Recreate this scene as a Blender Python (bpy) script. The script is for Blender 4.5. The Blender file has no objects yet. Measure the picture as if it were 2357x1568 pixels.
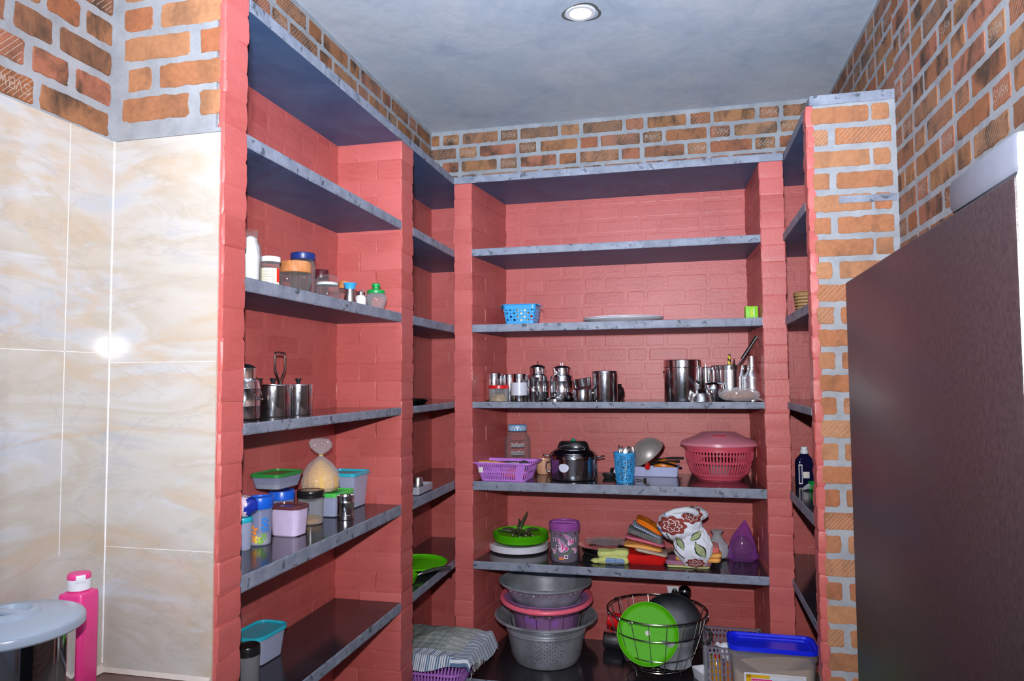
import bpy, bmesh, math, random
from mathutils import Vector, Matrix, noise
random.seed(7)
PI = math.pi
C = bpy.context.scene.collection
H = 1.62                       # eye height of the camera above the floor
F = 1638.4666; YAW = math.radians(13.3798); PIT = math.radians(3.1303); ROL = math.radians(-.3841)

def ray(u, v):
    a = (u-1178.5)/F; b = (v-784)/F
    c, s = math.cos(-ROL), math.sin(-ROL); a, b = c*a-s*b, s*a+c*b
    c, s = math.cos(PIT), math.sin(PIT)
    yf = c+s*b; z = s-c*b
    c, s = math.cos(YAW), math.sin(YAW)
    return Vector((c*a-s*yf, s*a+c*yf, z))

# ---------------------------------------------------------------- camera
cam = bpy.data.cameras.new('camera'); camo = bpy.data.objects.new('camera', cam); C.objects.link(camo)
r0 = ray(1178.5, 784)
right = (ray(1179.5, 784)-r0).normalized(); down = (ray(1178.5, 785)-r0).normalized(); fwd = r0.normalized()
m = Matrix((( right.x, -down.x, -fwd.x), (right.y, -down.y, -fwd.y), (right.z, -down.z, -fwd.z)))
camo.matrix_world = Matrix.Translation((0, 0, H)) @ m.to_4x4()
cam.sensor_width = 36; cam.lens = F/2357*36; cam.clip_start = .05
bpy.context.scene.camera = camo

# ---------------------------------------------------------------- world, lights, exposure
S = bpy.context.scene
S.view_settings.view_transform = 'Standard'; S.view_settings.look = 'None'
S.view_settings.exposure = 0.0; S.view_settings.gamma = 1; S.view_settings.use_curve_mapping = False
w = bpy.data.worlds.new('world'); S.world = w; w.use_nodes = True
w.node_tree.nodes['Background'].inputs[0].default_value = (.62, .74, 1, 1)
w.node_tree.nodes['Background'].inputs[1].default_value = .55

def light(name, kind, loc, energy, color, target=None, **kw):
    l = bpy.data.lights.new(name, kind); l.energy = energy; l.color = color
    for k, v in kw.items(): setattr(l, k, v)
    o = bpy.data.objects.new(name, l); C.objects.link(o); o.location = loc
    if target is not None:
        o.rotation_euler = (Vector(target)-Vector(loc)).to_track_quat('-Z', 'Y').to_euler()
    return o
# the camera's flash, just above the lens
light('camera_flash', 'SPOT', (-.012, 0.0, H+.20), 385, (1, .955, .965), target=(-.32, 3.3, H+1.2),
      spot_size=math.radians(140), spot_blend=1.0, shadow_soft_size=.018)
# unseen cool spot added to brighten the ceiling and shelf undersides
light('ceiling_fill_spot', 'SPOT', (-.05, -.08, H+.32), 540, (.72, .85, 1), target=(-.45, 3.3, H+2.0),
      spot_size=math.radians(76), spot_blend=1.0, shadow_soft_size=.04)
# daylight-coloured area fill added behind the camera, not a known lamp
light('rear_fill_area', 'AREA', (-.3, -1.0, H+1.52), 30, (.62, .78, 1), target=(-.3, .4, 0),
      shape='RECTANGLE', size=1.2, size_y=.5)

# ---------------------------------------------------------------- mesh collector
def srgb(r, g, b):
    f = lambda c: (c/255/12.92 if c/255 <= .04045 else ((c/255+.055)/1.055)**2.4)
    return (f(r), f(g), f(b), 1)

class M:
    def __init__(s): s.v = []; s.f = []; s.m = []; s.r = []; s.c = []; s.mi = 0; s.rv = 0.0; s.cv = None
    def face(s, idx): s.f.append(tuple(idx)); s.m.append(s.mi); s.r.append(s.rv); s.c.append(s.cv)
    def add(s, pts):
        n = len(s.v); s.v.extend([tuple(p) for p in pts]); return n
    def quad(s, a, b, c, d):
        n = s.add([a, b, c, d]); s.face((n, n+1, n+2, n+3))
    def box(s, x0, y0, z0, x1, y1, z1):
        n = s.add([(x0,y0,z0),(x1,y0,z0),(x1,y1,z0),(x0,y1,z0),(x0,y0,z1),(x1,y0,z1),(x1,y1,z1),(x0,y1,z1)])
        for q in ((0,3,2,1),(4,5,6,7),(0,1,5,4),(1,2,6,5),(2,3,7,6),(3,0,4,7)): s.face([n+i for i in q])
    def bbox(s, x0, y0, z0, x1, y1, z1, b=.003, seg=2):
        cx, cy = (x0+x1)/2, (y0+y1)/2; w, d = x1-x0, y1-y0
        R = []
        for k in range(seg+1):
            a = k/seg*PI/2; o = b*(1-math.sin(a)); R.append((o, z0+b*(1-math.cos(a))))
        for k in range(seg+1):
            a = k/seg*PI/2; o = b*(1-math.cos(a)); R.append((o, z1-b*(1-math.sin(a))))
        s.loft([[(cx+x, cy+y, z) for x, y in rr(w-2*o, d-2*o, max(b-o*.5, b*.4), 3)] for o, z in R], True, True)
    def loft(s, rings, cap0=False, cap1=False, closed=True):
        k = len(rings[0]); base = [s.add(r) for r in rings]
        for a, b in zip(base, base[1:]):
            for i in range(k if closed else k-1):
                j = (i+1) % k; s.face((a+i, a+j, b+j, b+i))
        if cap0: s.face([base[0]+i for i in reversed(range(k))])
        if cap1: s.face([base[-1]+i for i in range(k)])
    def lathe(s, prof, n=40, c=(0,0), z=0, cap0=True, cap1=True, sx=1, sy=1, wob=None):
        rings = []
        for r, h in prof:
            rings.append([(c[0]+sx*max(r, 1e-5)*math.cos(2*PI*i/n)*(wob(i/n, h) if wob else 1), c[1]+sy*max(r, 1e-5)*math.sin(2*PI*i/n)*(wob(i/n, h) if wob else 1), z+h) for i in range(n)])
        s.loft(rings, cap0, cap1)
    def tube(s, pts, r, n=8, closed=False, r1=None):
        pts = [Vector(p) for p in pts]; N = len(pts); rings = []; prev = None
        for i, p in enumerate(pts):
            if closed: t = pts[(i+1) % N]-pts[i-1]
            else: t = pts[min(i+1, N-1)]-pts[max(i-1, 0)]
            t.normalize()
            a = prev if prev is not None else (Vector((0,0,1)) if abs(t.z) < .9 else Vector((1,0,0)))
            a = (a-t*a.dot(t))
            if a.length < 1e-6: a = t.orthogonal()
            a.normalize(); b = t.cross(a); prev = a
            q = r if r1 is None else r+(r1-r)*i/(N-1)
            rings.append([p+(a*math.cos(2*PI*k/n)+b*math.sin(2*PI*k/n))*q for k in range(n)])
        if closed: rings.append(rings[0]); s.loft(rings)
        else: s.loft(rings, True, True)
    def sphere(s, c, rx, ry=None, rz=None, n=20, m=12, fn=None):
        ry = ry or rx; rz = rz or rx; rings = []
        for j in range(m+1):
            a = -PI/2+PI*j/m; ring = []
            for i in range(n):
                d = Vector((math.cos(a)*math.cos(2*PI*i/n), math.cos(a)*math.sin(2*PI*i/n), math.sin(a)))
                k = fn(d) if fn else 1
                ring.append((c[0]+d.x*rx*k, c[1]+d.y*ry*k, c[2]+d.z*rz*k))
            rings.append(ring)
        s.loft(rings, True, True)
    def xf(s, mat, start=0):
        for i in range(start, len(s.v)): s.v[i] = tuple(mat @ Vector(s.v[i]))
    def build(s, name, mats, parent=None, loc=None, smooth=True, ang=38, rot=None, wn=False):
        me = bpy.data.meshes.new(name); me.from_pydata(s.v, [], s.f)
        if not isinstance(mats, (list, tuple)): mats = [mats]
        for x in mats: me.materials.append(x)
        me.polygons.foreach_set('material_index', s.m)
        at_ = me.attributes.new('rnd', 'FLOAT', 'FACE'); at_.data.foreach_set('value', s.r)
        if any(c is not None for c in s.c):
            ca = me.attributes.new('pat', 'FLOAT_COLOR', 'FACE')
            flat = []
            for c in s.c: flat.extend(c if c is not None else (1,1,1,1))
            ca.data.foreach_set('color', flat)
        bm = bmesh.new(); bm.from_mesh(me)
        bmesh.ops.recalc_face_normals(bm, faces=bm.faces)
        if smooth:
            lim = math.radians(ang)
            for e in bm.edges:
                e.smooth = len(e.link_faces) == 2 and e.calc_face_angle(0) < lim
            for f in bm.faces: f.smooth = True
        bm.to_mesh(me); bm.free()
        o = bpy.data.objects.new(name, me); C.objects.link(o)
        if parent is not None: o.parent = parent
        if loc is not None: o.location = loc
        if rot is not None: o.rotation_euler = rot
        if wn:
            mo = o.modifiers.new('wn', 'WEIGHTED_NORMAL'); mo.keep_sharp = True; mo.weight = 80
        return o

def rr(w, d, r, n=5):
    r = min(r, w/2-1e-5, d/2-1e-5); out = []
    for cx, cy, a0 in ((w/2-r, d/2-r, 0), (-w/2+r, d/2-r, PI/2), (-w/2+r, -d/2+r, PI), (w/2-r, -d/2+r, 1.5*PI)):
        for i in range(n): a = a0+PI/2*i/(n-1); out.append((cx+r*math.cos(a), cy+r*math.sin(a)))
    return out

def perf(mm, surf, nu, nv, hole, th, wrap=True):
    """sheet on surf(i,j)->(point, normal) over nu x nv cells with holes, solid thickness th"""
    cols = nu if wrap else nu+1
    A = []; B = []
    for j in range(nv+1):
        for i in range(cols):
            p, n_ = surf(i/nu, j/nv); p = Vector(p); n_ = Vector(n_).normalized()
            A.append(p); B.append(p-n_*th)
    a = mm.add(A); b = mm.add(B)
    I = lambda i, j: j*cols+(i % cols if wrap else i)
    solid = lambda i, j: 0 <= j < nv and (wrap or 0 <= i < nu) and not hole(((i % nu)+.5)/nu, (j+.5)/nv)
    for j in range(nv):
        for i in range(nu):
            if not solid(i, j): continue
            q = (I(i,j), I(i+1,j), I(i+1,j+1), I(i,j+1))
            mm.face([a+k for k in q]); mm.face([b+k for k in reversed(q)])
            for (di, dj, e0, e1) in ((0,-1,q[0],q[1]), (1,0,q[1],q[2]), (0,1,q[2],q[3]), (-1,0,q[3],q[0])):
                if not solid(i+di, j+dj): mm.face((a+e0, b+e0, b+e1, a+e1))

def text_mesh(mm, txt, size, mat, align='CENTER', extrude=.0003):
    """flat lettering in the XY plane of mat"""
    cu = bpy.data.curves.new('t', 'FONT'); cu.body = txt; cu.size = size; cu.align_x = align; cu.align_y = 'CENTER'; cu.extrude = extrude
    cu.resolution_u = 3
    o = bpy.data.objects.new('t', cu); C.objects.link(o)
    dg = bpy.context.evaluated_depsgraph_get(); me = o.evaluated_get(dg).to_mesh()
    n = mm.add([mat @ v.co for v in me.vertices])
    for p in me.polygons: mm.face([n+i for i in p.vertices])
    o.evaluated_get(dg).to_mesh_clear(); bpy.data.objects.remove(o); bpy.data.curves.remove(cu)

# ---------------------------------------------------------------- naming
def tag(o, label, cat, group=None, kind=None):
    o['label'] = label; o['category'] = cat
    if group: o['group'] = group
    if kind: o['kind'] = kind
    return o
def thing(name, label, cat, loc=(0,0,0), rz=0, group=None, rot=None):
    o = bpy.data.objects.new(name, None); C.objects.link(o); o.empty_display_size = .05
    o.location = loc; o.rotation_euler = rot if rot is not None else (0, 0, rz)
    return tag(o, label, cat, group)
def struct(o): o['kind'] = 'structure'; return o
def dup(root, loc, rz=None, label=None, rot=None):
    r = root.copy(); C.objects.link(r); r.location = loc
    if rz is not None: r.rotation_euler = (0, 0, rz)
    if rot is not None: r.rotation_euler = rot
    if label: r['label'] = label
    for ch in list(root.children):
        c = ch.copy(); C.objects.link(c); c.parent = r
        for g in list(ch.children):
            d = g.copy(); C.objects.link(d); d.parent = c
    return r

def place(u0, u1, vt, zs, vb=None, Y=None, X=None):
    """centre x, y, radius and height of a standing thing from its outline and the shelf it stands on"""
    uc = (u0+u1)/2
    if vb is not None:
        r_ = ray(uc, vb); p = r_*((zs-H)/r_.z); d = p.dot(fwd); r = (u1-u0)/2*d/F
        xy = Vector((p.x, p.y)); c = xy+xy.normalized()*r
    else:
        r_ = ray(uc, vt); p = r_*(Y/r_.y if Y is not None else X/r_.x); c = Vector((p.x, p.y))
        r = (u1-u0)/2*p.dot(fwd)/F
    t = ray(uc, vt); z = t.z*c.length/Vector((t.x, t.y)).length+H
    return c.x, c.y, r, z-zs
# ---------------------------------------------------------------- materials
def nodes(name):
    m = bpy.data.materials.new(name); m.use_nodes = True; nt = m.node_tree
    return m, nt, nt.nodes['Principled BSDF'], nt.nodes['Material Output']
def nd(nt, t, **kw):
    n = nt.nodes.new(t)
    for k, v in kw.items():
        if isinstance(k, str) and hasattr(n, k): setattr(n, k, v)
        else: n.inputs[k].default_value = v
    return n
def noise_tex(nt, scale, detail=4, rough=.55, coord=None, dist=0):
    n = nt.nodes.new('ShaderNodeTexNoise'); n.inputs['Scale'].default_value = scale
    n.inputs['Detail'].default_value = detail; n.inputs['Roughness'].default_value = rough; n.inputs['Distortion'].default_value = dist
    if coord is not None: nt.links.new(coord, n.inputs['Vector'])
    return n
def ramp(nt, src, stops):
    r = nt.nodes.new('ShaderNodeValToRGB'); e = r.color_ramp.elements
    while len(e) < len(stops): e.new(.5)
    for el, (p, c) in zip(e, stops): el.position = p; el.color = c if len(c) == 4 else (*c, 1)
    nt.links.new(src, r.inputs[0]); return r
def mixc(nt, fac, a, b, mode='MIX'):
    n = nt.nodes.new('ShaderNodeMix'); n.data_type = 'RGBA'; n.blend_type = mode
    for s, v in ((n.inputs[0], fac), (n.inputs[6], a), (n.inputs[7], b)):
        if hasattr(v, 'links'): nt.links.new(v, s)
        else: s.default_value = v
    return n.outputs[2]
def objco(nt):
    g = nt.nodes.new('ShaderNodeTexCoord'); return g.outputs['Object']
def geoco(nt):
    g = nt.nodes.new('ShaderNodeNewGeometry'); return g.outputs['Position']
def bump(nt, bs, h, strength=.3, dist=.002):
    b = nt.nodes.new('ShaderNodeBump'); b.inputs['Strength'].default_value = strength; b.inputs['Distance'].default_value = dist
    nt.links.new(h, b.inputs['Height']); nt.links.new(b.outputs[0], bs.inputs['Normal'])

def plain(name, col, rough=.4, metal=0, spec=.5, coat=0, var=.08, vs=30, bumpy=0):
    m, nt, bs, out = nodes(name); co = objco(nt)
    n = noise_tex(nt, vs, 3, .6, co)
    a = tuple(c*(1-var) for c in col[:3])+(1,); b = tuple(min(1, c*(1+var)) for c in col[:3])+(1,)
    r = ramp(nt, n.outputs[0], [(.3, a), (.7, b)]); nt.links.new(r.outputs[0], bs.inputs['Base Color'])
    bs.inputs['Roughness'].default_value = rough; bs.inputs['Metallic'].default_value = metal
    bs.inputs['Specular IOR Level'].default_value = spec; bs.inputs['Coat Weight'].default_value = coat
    if bumpy: bump(nt, bs, n.outputs[0], bumpy)
    return m
def steel(name, rough=.16, col=(.62,.62,.64,1), scr=.10):
    m, nt, bs, out = nodes(name); co = objco(nt)
    n = noise_tex(nt, 60, 4, .7, co)
    r = ramp(nt, n.outputs[0], [(.3, (max(.03, rough-scr*.3),)*3+(1,)), (.75, (rough+scr*.5,)*3+(1,))]); nt.links.new(r.outputs[0], bs.inputs['Roughness'])
    bs.inputs['Base Color'].default_value = col; bs.inputs['Metallic'].default_value = 1
    n2 = noise_tex(nt, 18, 2, .5, co); bump(nt, bs, n2.outputs[0], .05, .0015)
    return m
def clear(name, tint=(1,1,1,1), body=.12, bcol=(.8,.82,.84,1), rough=.06, fres=.35, edge=.5):
    """clear or frosted plastic and glass walls: transparent mixed with a glossy skin"""
    m, nt, bs, out = nodes(name)
    bs.inputs['Base Color'].default_value = bcol; bs.inputs['Roughness'].default_value = rough; bs.inputs['Specular IOR Level'].default_value = .8
    t = nt.nodes.new('ShaderNodeBsdfTransparent'); t.inputs[0].default_value = tint
    lw = nt.nodes.new('ShaderNodeLayerWeight'); lw.inputs[0].default_value = fres
    mr = nt.nodes.new('ShaderNodeMapRange'); nt.links.new(lw.outputs['Facing'], mr.inputs[0])
    mr.inputs[3].default_value = body; mr.inputs[4].default_value = min(1, body+edge)
    mx = nt.nodes.new('ShaderNodeMixShader'); nt.links.new(mr.outputs[0], mx.inputs[0])
    nt.links.new(t.outputs[0], mx.inputs[1]); nt.links.new(bs.outputs[0], mx.inputs[2]); nt.links.new(mx.outputs[0], out.inputs[0])
    return m
def attr_cloth(name, rough=.9):
    m, nt, bs, out = nodes(name)
    a = nt.nodes.new('ShaderNodeAttribute'); a.attribute_name = 'pat'
    nt.links.new(a.outputs['Color'], bs.inputs['Base Color']); bs.inputs['Roughness'].default_value = rough
    bs.inputs['Specular IOR Level'].default_value = .15
    n = noise_tex(nt, 400, 2, .5, objco(nt)); bump(nt, bs, n.outputs[0], .3, .001)
    return m

# painted red brickwork
def red_paint():
    m, nt, bs, out = nodes('red_painted_brick'); co = geoco(nt)
    at_ = nt.nodes.new('ShaderNodeAttribute'); at_.attribute_name = 'rnd'
    base = ramp(nt, at_.outputs['Fac'], [(0, srgb(187,92,88)), (.6, srgb(193,98,94)), (1, srgb(179,84,79))])
    n = noise_tex(nt, 5, 5, .6, co)
    r = ramp(nt, n.outputs[0], [(.3, (.84,.80,.80,1)), (.55, (1,1,1,1)), (.8, (1.0,1.12,1.14,1))])
    c1 = mixc(nt, .85, base.outputs[0], r.outputs[0], 'MULTIPLY')
    # streaky brush marks
    mp = nt.nodes.new('ShaderNodeMapping'); mp.inputs['Scale'].default_value = (16, 16, 90); nt.links.new(co, mp.inputs[0])
    n2 = noise_tex(nt, 1, 4, .6, mp.outputs[0], .6)
    r2 = ramp(nt, n2.outputs[0], [(.35, (0,0,0,1)), (.75, (1,1,1,1))])
    c2 = mixc(nt, r2.outputs[0], c1, mixc(nt, .5, c1, srgb(196,104,102)))
    # small white chips
    v = noise_tex(nt, 42, 5, .75, co); r3 = ramp(nt, v.outputs[0], [(.735, (0,0,0,1)), (.76, (1,1,1,1))])
    c3 = mixc(nt, r3.outputs[0], c2, srgb(216,180,176)); nt.links.new(c3, bs.inputs['Base Color'])
    bs.inputs['Roughness'].default_value = .42; bs.inputs['Specular IOR Level'].default_value = .42
    n4 = noise_tex(nt, 60, 5, .6, co); bump(nt, bs, n4.outputs[0], .35, .003)
    return m
def bare_brick():
    m, nt, bs, out = nodes('bare_brick'); co = geoco(nt)
    at_ = nt.nodes.new('ShaderNodeAttribute'); at_.attribute_name = 'rnd'
    # rnd 0..1 orange pier bricks, 1..2 browner burnt wall bricks
    mr = nt.nodes.new('ShaderNodeMapRange'); nt.links.new(at_.outputs['Fac'], mr.inputs[0]); mr.inputs[2].default_value = 2
    base = ramp(nt, mr.outputs[0], [(0, srgb(172,112,76)), (.2, srgb(162,112,80)), (.35, srgb(178,128,92)), (.495, srgb(162,98,66)),
                (.505, srgb(140,92,62)), (.62, srgb(158,114,80)), (.75, srgb(146,92,64)), (.88, srgb(162,104,82)), (1, srgb(122,88,64))])
    # smoky firing marks
    mp = nt.nodes.new('ShaderNodeMapping'); mp.inputs['Scale'].default_value = (11, 11, 7); nt.links.new(co, mp.inputs[0])
    n = noise_tex(nt, 1, 5, .6, mp.outputs[0], .4)
    burnt = ramp(nt, mr.outputs[0], [(.49, (.38,)*3+(1,)), (.51, (1,)*3+(1,))])
    k = ramp(nt, n.outputs[0], [(.46, (0,0,0,1)), (.66, (1,1,1,1))])
    fac = mixc(nt, 1, k.outputs[0], burnt.outputs[0], 'MULTIPLY')
    c1 = mixc(nt, fac, base.outputs[0], srgb(76,60,50))
    n3 = noise_tex(nt, 70, 4, .7, co); k3 = ramp(nt, n3.outputs[0], [(.3, (.82,.82,.82,1)), (.7, (1.1,1.1,1.1,1))])
    c2 = mixc(nt, 1, c1, k3.outputs[0], 'MULTIPLY')
    n5 = noise_tex(nt, 24, 5, .8, co); k5 = ramp(nt, n5.outputs[0], [(.66, (0,0,0,1)), (.72, (.75,.75,.75,1))])
    c3 = mixc(nt, k5.outputs[0], c2, srgb(170,150,140))
    nt.links.new(c3, bs.inputs['Base Color']); bs.inputs['Roughness'].default_value = .75; bs.inputs['Specular IOR Level'].default_value = .25
    bump(nt, bs, n3.outputs[0], .3, .002)
    return m
def mortar():
    m, nt, bs, out = nodes('cement_mortar'); co = geoco(nt)
    n = noise_tex(nt, 9, 6, .65, co)
    r = ramp(nt, n.outputs[0], [(.3, srgb(134,138,144)), (.55, srgb(154,158,164)), (.8, srgb(168,171,176))])
    nt.links.new(r.outputs[0], bs.inputs['Base Color']); bs.inputs['Roughness'].default_value = .85; bs.inputs['Specular IOR Level'].default_value = .2
    n2 = noise_tex(nt, 90, 5, .7, co); bump(nt, bs, n2.outputs[0], .5, .003)
    return m
def concrete():
    m, nt, bs, out = nodes('ceiling_concrete'); co = geoco(nt)
    n = noise_tex(nt, 1.6, 7, .62, co, .5)
    r = ramp(nt, n.outputs[0], [(.3, srgb(160,176,198)), (.45, srgb(186,200,218)), (.6, srgb(200,209,222)), (.78, srgb(178,188,204))])
    n2 = noise_tex(nt, 9, 6, .7, co, 1.2); r2 = ramp(nt, n2.outputs[0], [(.25, (.86,.87,.88,1)), (.6, (1,1,1,1))])
    c = mixc(nt, 1, r.outputs[0], r2.outputs[0], 'MULTIPLY')
    nt.links.new(c, bs.inputs['Base Color']); bs.inputs['Roughness'].default_value = .5; bs.inputs['Specular IOR Level'].default_value = .4
    bump(nt, bs, n2.outputs[0], .2, .006)
    return m
def slab(name, top):
    m, nt, bs, out = nodes(name); co = geoco(nt)
    n = noise_tex(nt, 3, 6, .6, co, 1)
    if top:   # polished dark stone
        r = ramp(nt, n.outputs[0], [(.3, (.014,.013,.016,1)), (.7, (.028,.026,.032,1))])
        rough = .13; sp = .62
        n3 = noise_tex(nt, 26, 5, .75, co); r3 = ramp(nt, n3.outputs[0], [(.74, (0,0,0,1)), (.77, (.5,.5,.5,1))])
        col = mixc(nt, r3.outputs[0], r.outputs[0], srgb(120,120,125))
    else:     # underside of the slab, bluish sheen painted into the stone's colour
        r = ramp(nt, n.outputs[0], [(.3, srgb(50,78,116)), (.5, srgb(60,90,128)), (.72, srgb(76,106,142))])
        rough = .5; sp = .5
        n3 = noise_tex(nt, 2.2, 7, .7, co, 2.5); r3 = ramp(nt, n3.outputs[0], [(.455, (0,0,0,1)), (.475, (.55,.55,.55,1)), (.495, (0,0,0,1))])
        n4 = noise_tex(nt, 1.1, 2, .5, co); r4 = ramp(nt, n4.outputs[0], [(.58, (0,0,0,1)), (.64, (1,1,1,1))])
        f = mixc(nt, 1, r3.outputs[0], r4.outputs[0], 'MULTIPLY')
        col = mixc(nt, f, r.outputs[0], srgb(24,22,28))
    nt.links.new(col, bs.inputs['Base Color']); bs.inputs['Roughness'].default_value = rough; bs.inputs['Specular IOR Level'].default_value = sp
    n2 = noise_tex(nt, 12, 4, .6, co); bump(nt, bs, n2.outputs[0], .08 if top else .2, .002)
    return m
def slab_edge():
    m, nt, bs, out = nodes('sawn_stone_edge'); co = geoco(nt)
    n = noise_tex(nt, 14, 5, .6, co); r = ramp(nt, n.outputs[0], [(.3, srgb(108,116,132)), (.55, srgb(128,136,153)), (.8, srgb(148,156,172))])
    n2 = noise_tex(nt, 30, 3, .5, co, .5); r2 = ramp(nt, n2.outputs[0], [(.60, (0,0,0,1)), (.68, (.8,.8,.8,1))])
    c = mixc(nt, r2.outputs[0], r.outputs[0], srgb(52,58,70))
    nt.links.new(c, bs.inputs['Base Color']); bs.inputs['Roughness'].default_value = .6
    n3 = noise_tex(nt, 120, 4, .6, co); bump(nt, bs, n3.outputs[0], .4, .003)
    return m
def marble():
    m, nt, bs, out = nodes('veined_cream_tile'); co = geoco(nt)
    mp = nt.nodes.new('ShaderNodeMapping'); mp.inputs['Scale'].default_value = (1, 1, 3.2); mp.inputs['Rotation'].default_value = (math.radians(10), math.radians(-12), 0); nt.links.new(co, mp.inputs[0])
    n = noise_tex(nt, 1.6, 6, .58, mp.outputs[0], .8)
    r = ramp(nt, n.outputs[0], [(.28, srgb(170,172,178)), (.40, srgb(192,189,183)), (.5, srgb(184,177,166)), (.56, srgb(192,190,187)), (.72, srgb(170,180,195))])
    n2 = noise_tex(nt, .9, 6, .55, mp.outputs[0], 1.0)
    v = ramp(nt, n2.outputs[0], [(.455, (0,0,0,1)), (.49, (.5,.5,.5,1)), (.505, (.28,.28,.28,1)), (.55, (0,0,0,1))])
    c1 = mixc(nt, v.outputs[0], r.outputs[0], srgb(190,164,134))
    n3 = noise_tex(nt, 2.2, 6, .6, mp.outputs[0], .8)
    v3 = ramp(nt, n3.outputs[0], [(.48, (0,0,0,1)), (.5, (.25,.25,.25,1)), (.52, (0,0,0,1))])
    c2 = mixc(nt, v3.outputs[0], c1, srgb(156,152,148))
    n4 = noise_tex(nt, 3, 6, .65, mp.outputs[0], .6)
    v4 = ramp(nt, n4.outputs[0], [(.58, (0,0,0,1)), (.68, (.6,.6,.6,1))])
    c3 = mixc(nt, v4.outputs[0], c2, srgb(194,202,214))
    nt.links.new(c3, bs.inputs['Base Color']); bs.inputs['Roughness'].default_value = .07; bs.inputs['Specular IOR Level'].default_value = .5
    return m
def wood(name, a, b, rough=.35, sc=(4,4,40)):
    m, nt, bs, out = nodes(name); co = objco(nt)
    mp = nt.nodes.new('ShaderNodeMapping'); mp.inputs['Scale'].default_value = sc; nt.links.new(co, mp.inputs[0])
    n = noise_tex(nt, 3, 5, .6, mp.outputs[0], 1.5); r = ramp(nt, n.outputs[0], [(.3, a), (.7, b)])
    nt.links.new(r.outputs[0], bs.inputs['Base Color']); bs.inputs['Roughness'].default_value = rough
    return m
def fridge_side():
    m, nt, bs, out = nodes('brown_textured_steel'); co = geoco(nt)
    n = noise_tex(nt, 180, 3, .6, co); r = ramp(nt, n.outputs[0], [(.3, srgb(20,14,17)), (.7, srgb(30,22,25))])
    nt.links.new(r.outputs[0], bs.inputs['Base Color']); bs.inputs['Roughness'].default_value = .34; bs.inputs['Specular IOR Level'].default_value = .6
    n2 = noise_tex(nt, 260, 3, .6, co); bump(nt, bs, n2.outputs[0], .25, .001)
    return m
def emit(name, col, st):
    m, nt, bs, out = nodes(name); bs.inputs['Base Color'].default_value = col
    bs.inputs['Emission Color'].default_value = col; bs.inputs['Emission Strength'].default_value = st
    return m

RED = red_paint(); BRICK = bare_brick(); MORTAR = mortar(); CONC = concrete()
TOP = slab('polished_black_stone', True); UNDER = slab('bluish_sheen_underside', False); EDGE = slab_edge()
TILE = marble(); GROUT = plain('white_grout', srgb(235,236,240), .6)
CHALK = plain('lime_scratch', srgb(172,152,138), .9)
STEEL = steel('polished_steel', .15, (.78,.78,.80,1), .12); STEEL2 = steel('brushed_steel', .28, (.68,.68,.69,1)); DSTEEL = steel('dark_mirror_steel', .12, (.34,.33,.34,1))
ALU = plain('hammered_aluminium', (.46,.49,.54,1), .36, metal=.55, var=.28, vs=9)
WIRE = steel('plated_wire', .2, (.45,.42,.40,1))
GLASS = clear('clear_glass', (.985,.99,.99,1), .035, (.35,.37,.38,1), .03, .3, .30)
PET = clear('clear_plastic', (.975,.98,.985,1), .07, (.6,.62,.65,1), .08, .35, .35)
FROST = clear('frosted_plastic', (.88,.9,.96,1), .42, srgb(196,206,236), .3)
FROSTC = clear('thin_frosted_plastic', (.95,.96,1,1), .24, srgb(176,188,226), .25, .3)
FROSTD = clear('smoky_frosted_plastic', (.8,.8,.82,1), .42, srgb(150,152,160), .3)
BAG = clear('thin_polythene', (.96,.96,.98,1), .13, (.85,.86,.92,1), .12, .5)
PBAG = clear('purple_polythene', (.82,.62,.9,1), .16, srgb(190,110,214), .10, .5, .4)
BLACK = plain('black_plastic', (.012,.012,.013,1), .25); BLACKM = plain('matt_black_plastic', (.02,.02,.02,1), .5)
WHITE = plain('white_plastic', srgb(225,228,236), .3, var=.03); WHITEC = plain('white_melamine', srgb(222,222,232), .2, var=.03)
def col(name, r, g, b, rough=.35, **k): return plain(name, srgb(r, g, b), rough, var=.05, **k)
LIME = col('lime_green_plastic', 86, 184, 14, .5, spec=.2); GREEN = col('green_plastic', 20, 150, 70, .3); DGREEN = col('dark_green_plastic', 40, 138, 62)
NAVY = col('navy_plastic', 30, 52, 120); BLUE = col('bright_blue_plastic', 24, 98, 220, .3); SKY = col('sky_blue_plastic', 58, 160, 224, .3)
TURQ = col('turquoise_plastic', 40, 180, 205, .3); LILAC = col('lilac_plastic', 205, 190, 225, .25); BROWNL = col('brown_plastic_lid', 100, 56, 60, .2)
PURPLE = col('orchid_plastic', 196, 128, 226, .3); PINK = col('rose_plastic', 238, 104, 128, .3); HOT = col('hot_pink_plastic', 232, 62, 140, .35)
REDP = col('red_plastic', 215, 25, 30, .3); CORAL = col('raspberry_plastic', 206, 84, 104, .25); ULTRA = col('ultramarine_plastic', 22, 40, 225, .25)
CREAM = col('cream_card', 238, 228, 200, .6); PEACH = col('peach_ceramic', 222, 170, 138, .3); WOODL = wood('teak_lid', srgb(170,98,52), srgb(205,142,92), .35, (30,4,8))
LAV = col('lavender_plastic', 178, 186, 226, .35); YEL = col('yellow_plastic', 226, 176, 20, .3); ORANGE = col('orange_film', 226, 130, 30, .3)
TAPE = plain('label_paper', srgb(222,220,214), .6); REDL = col('red_label', 220, 40, 30, .4); MAG = col('magenta_label', 226, 40, 128, .4)
INK = plain('dark_ink', (.03,.03,.05,1), .6)
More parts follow.
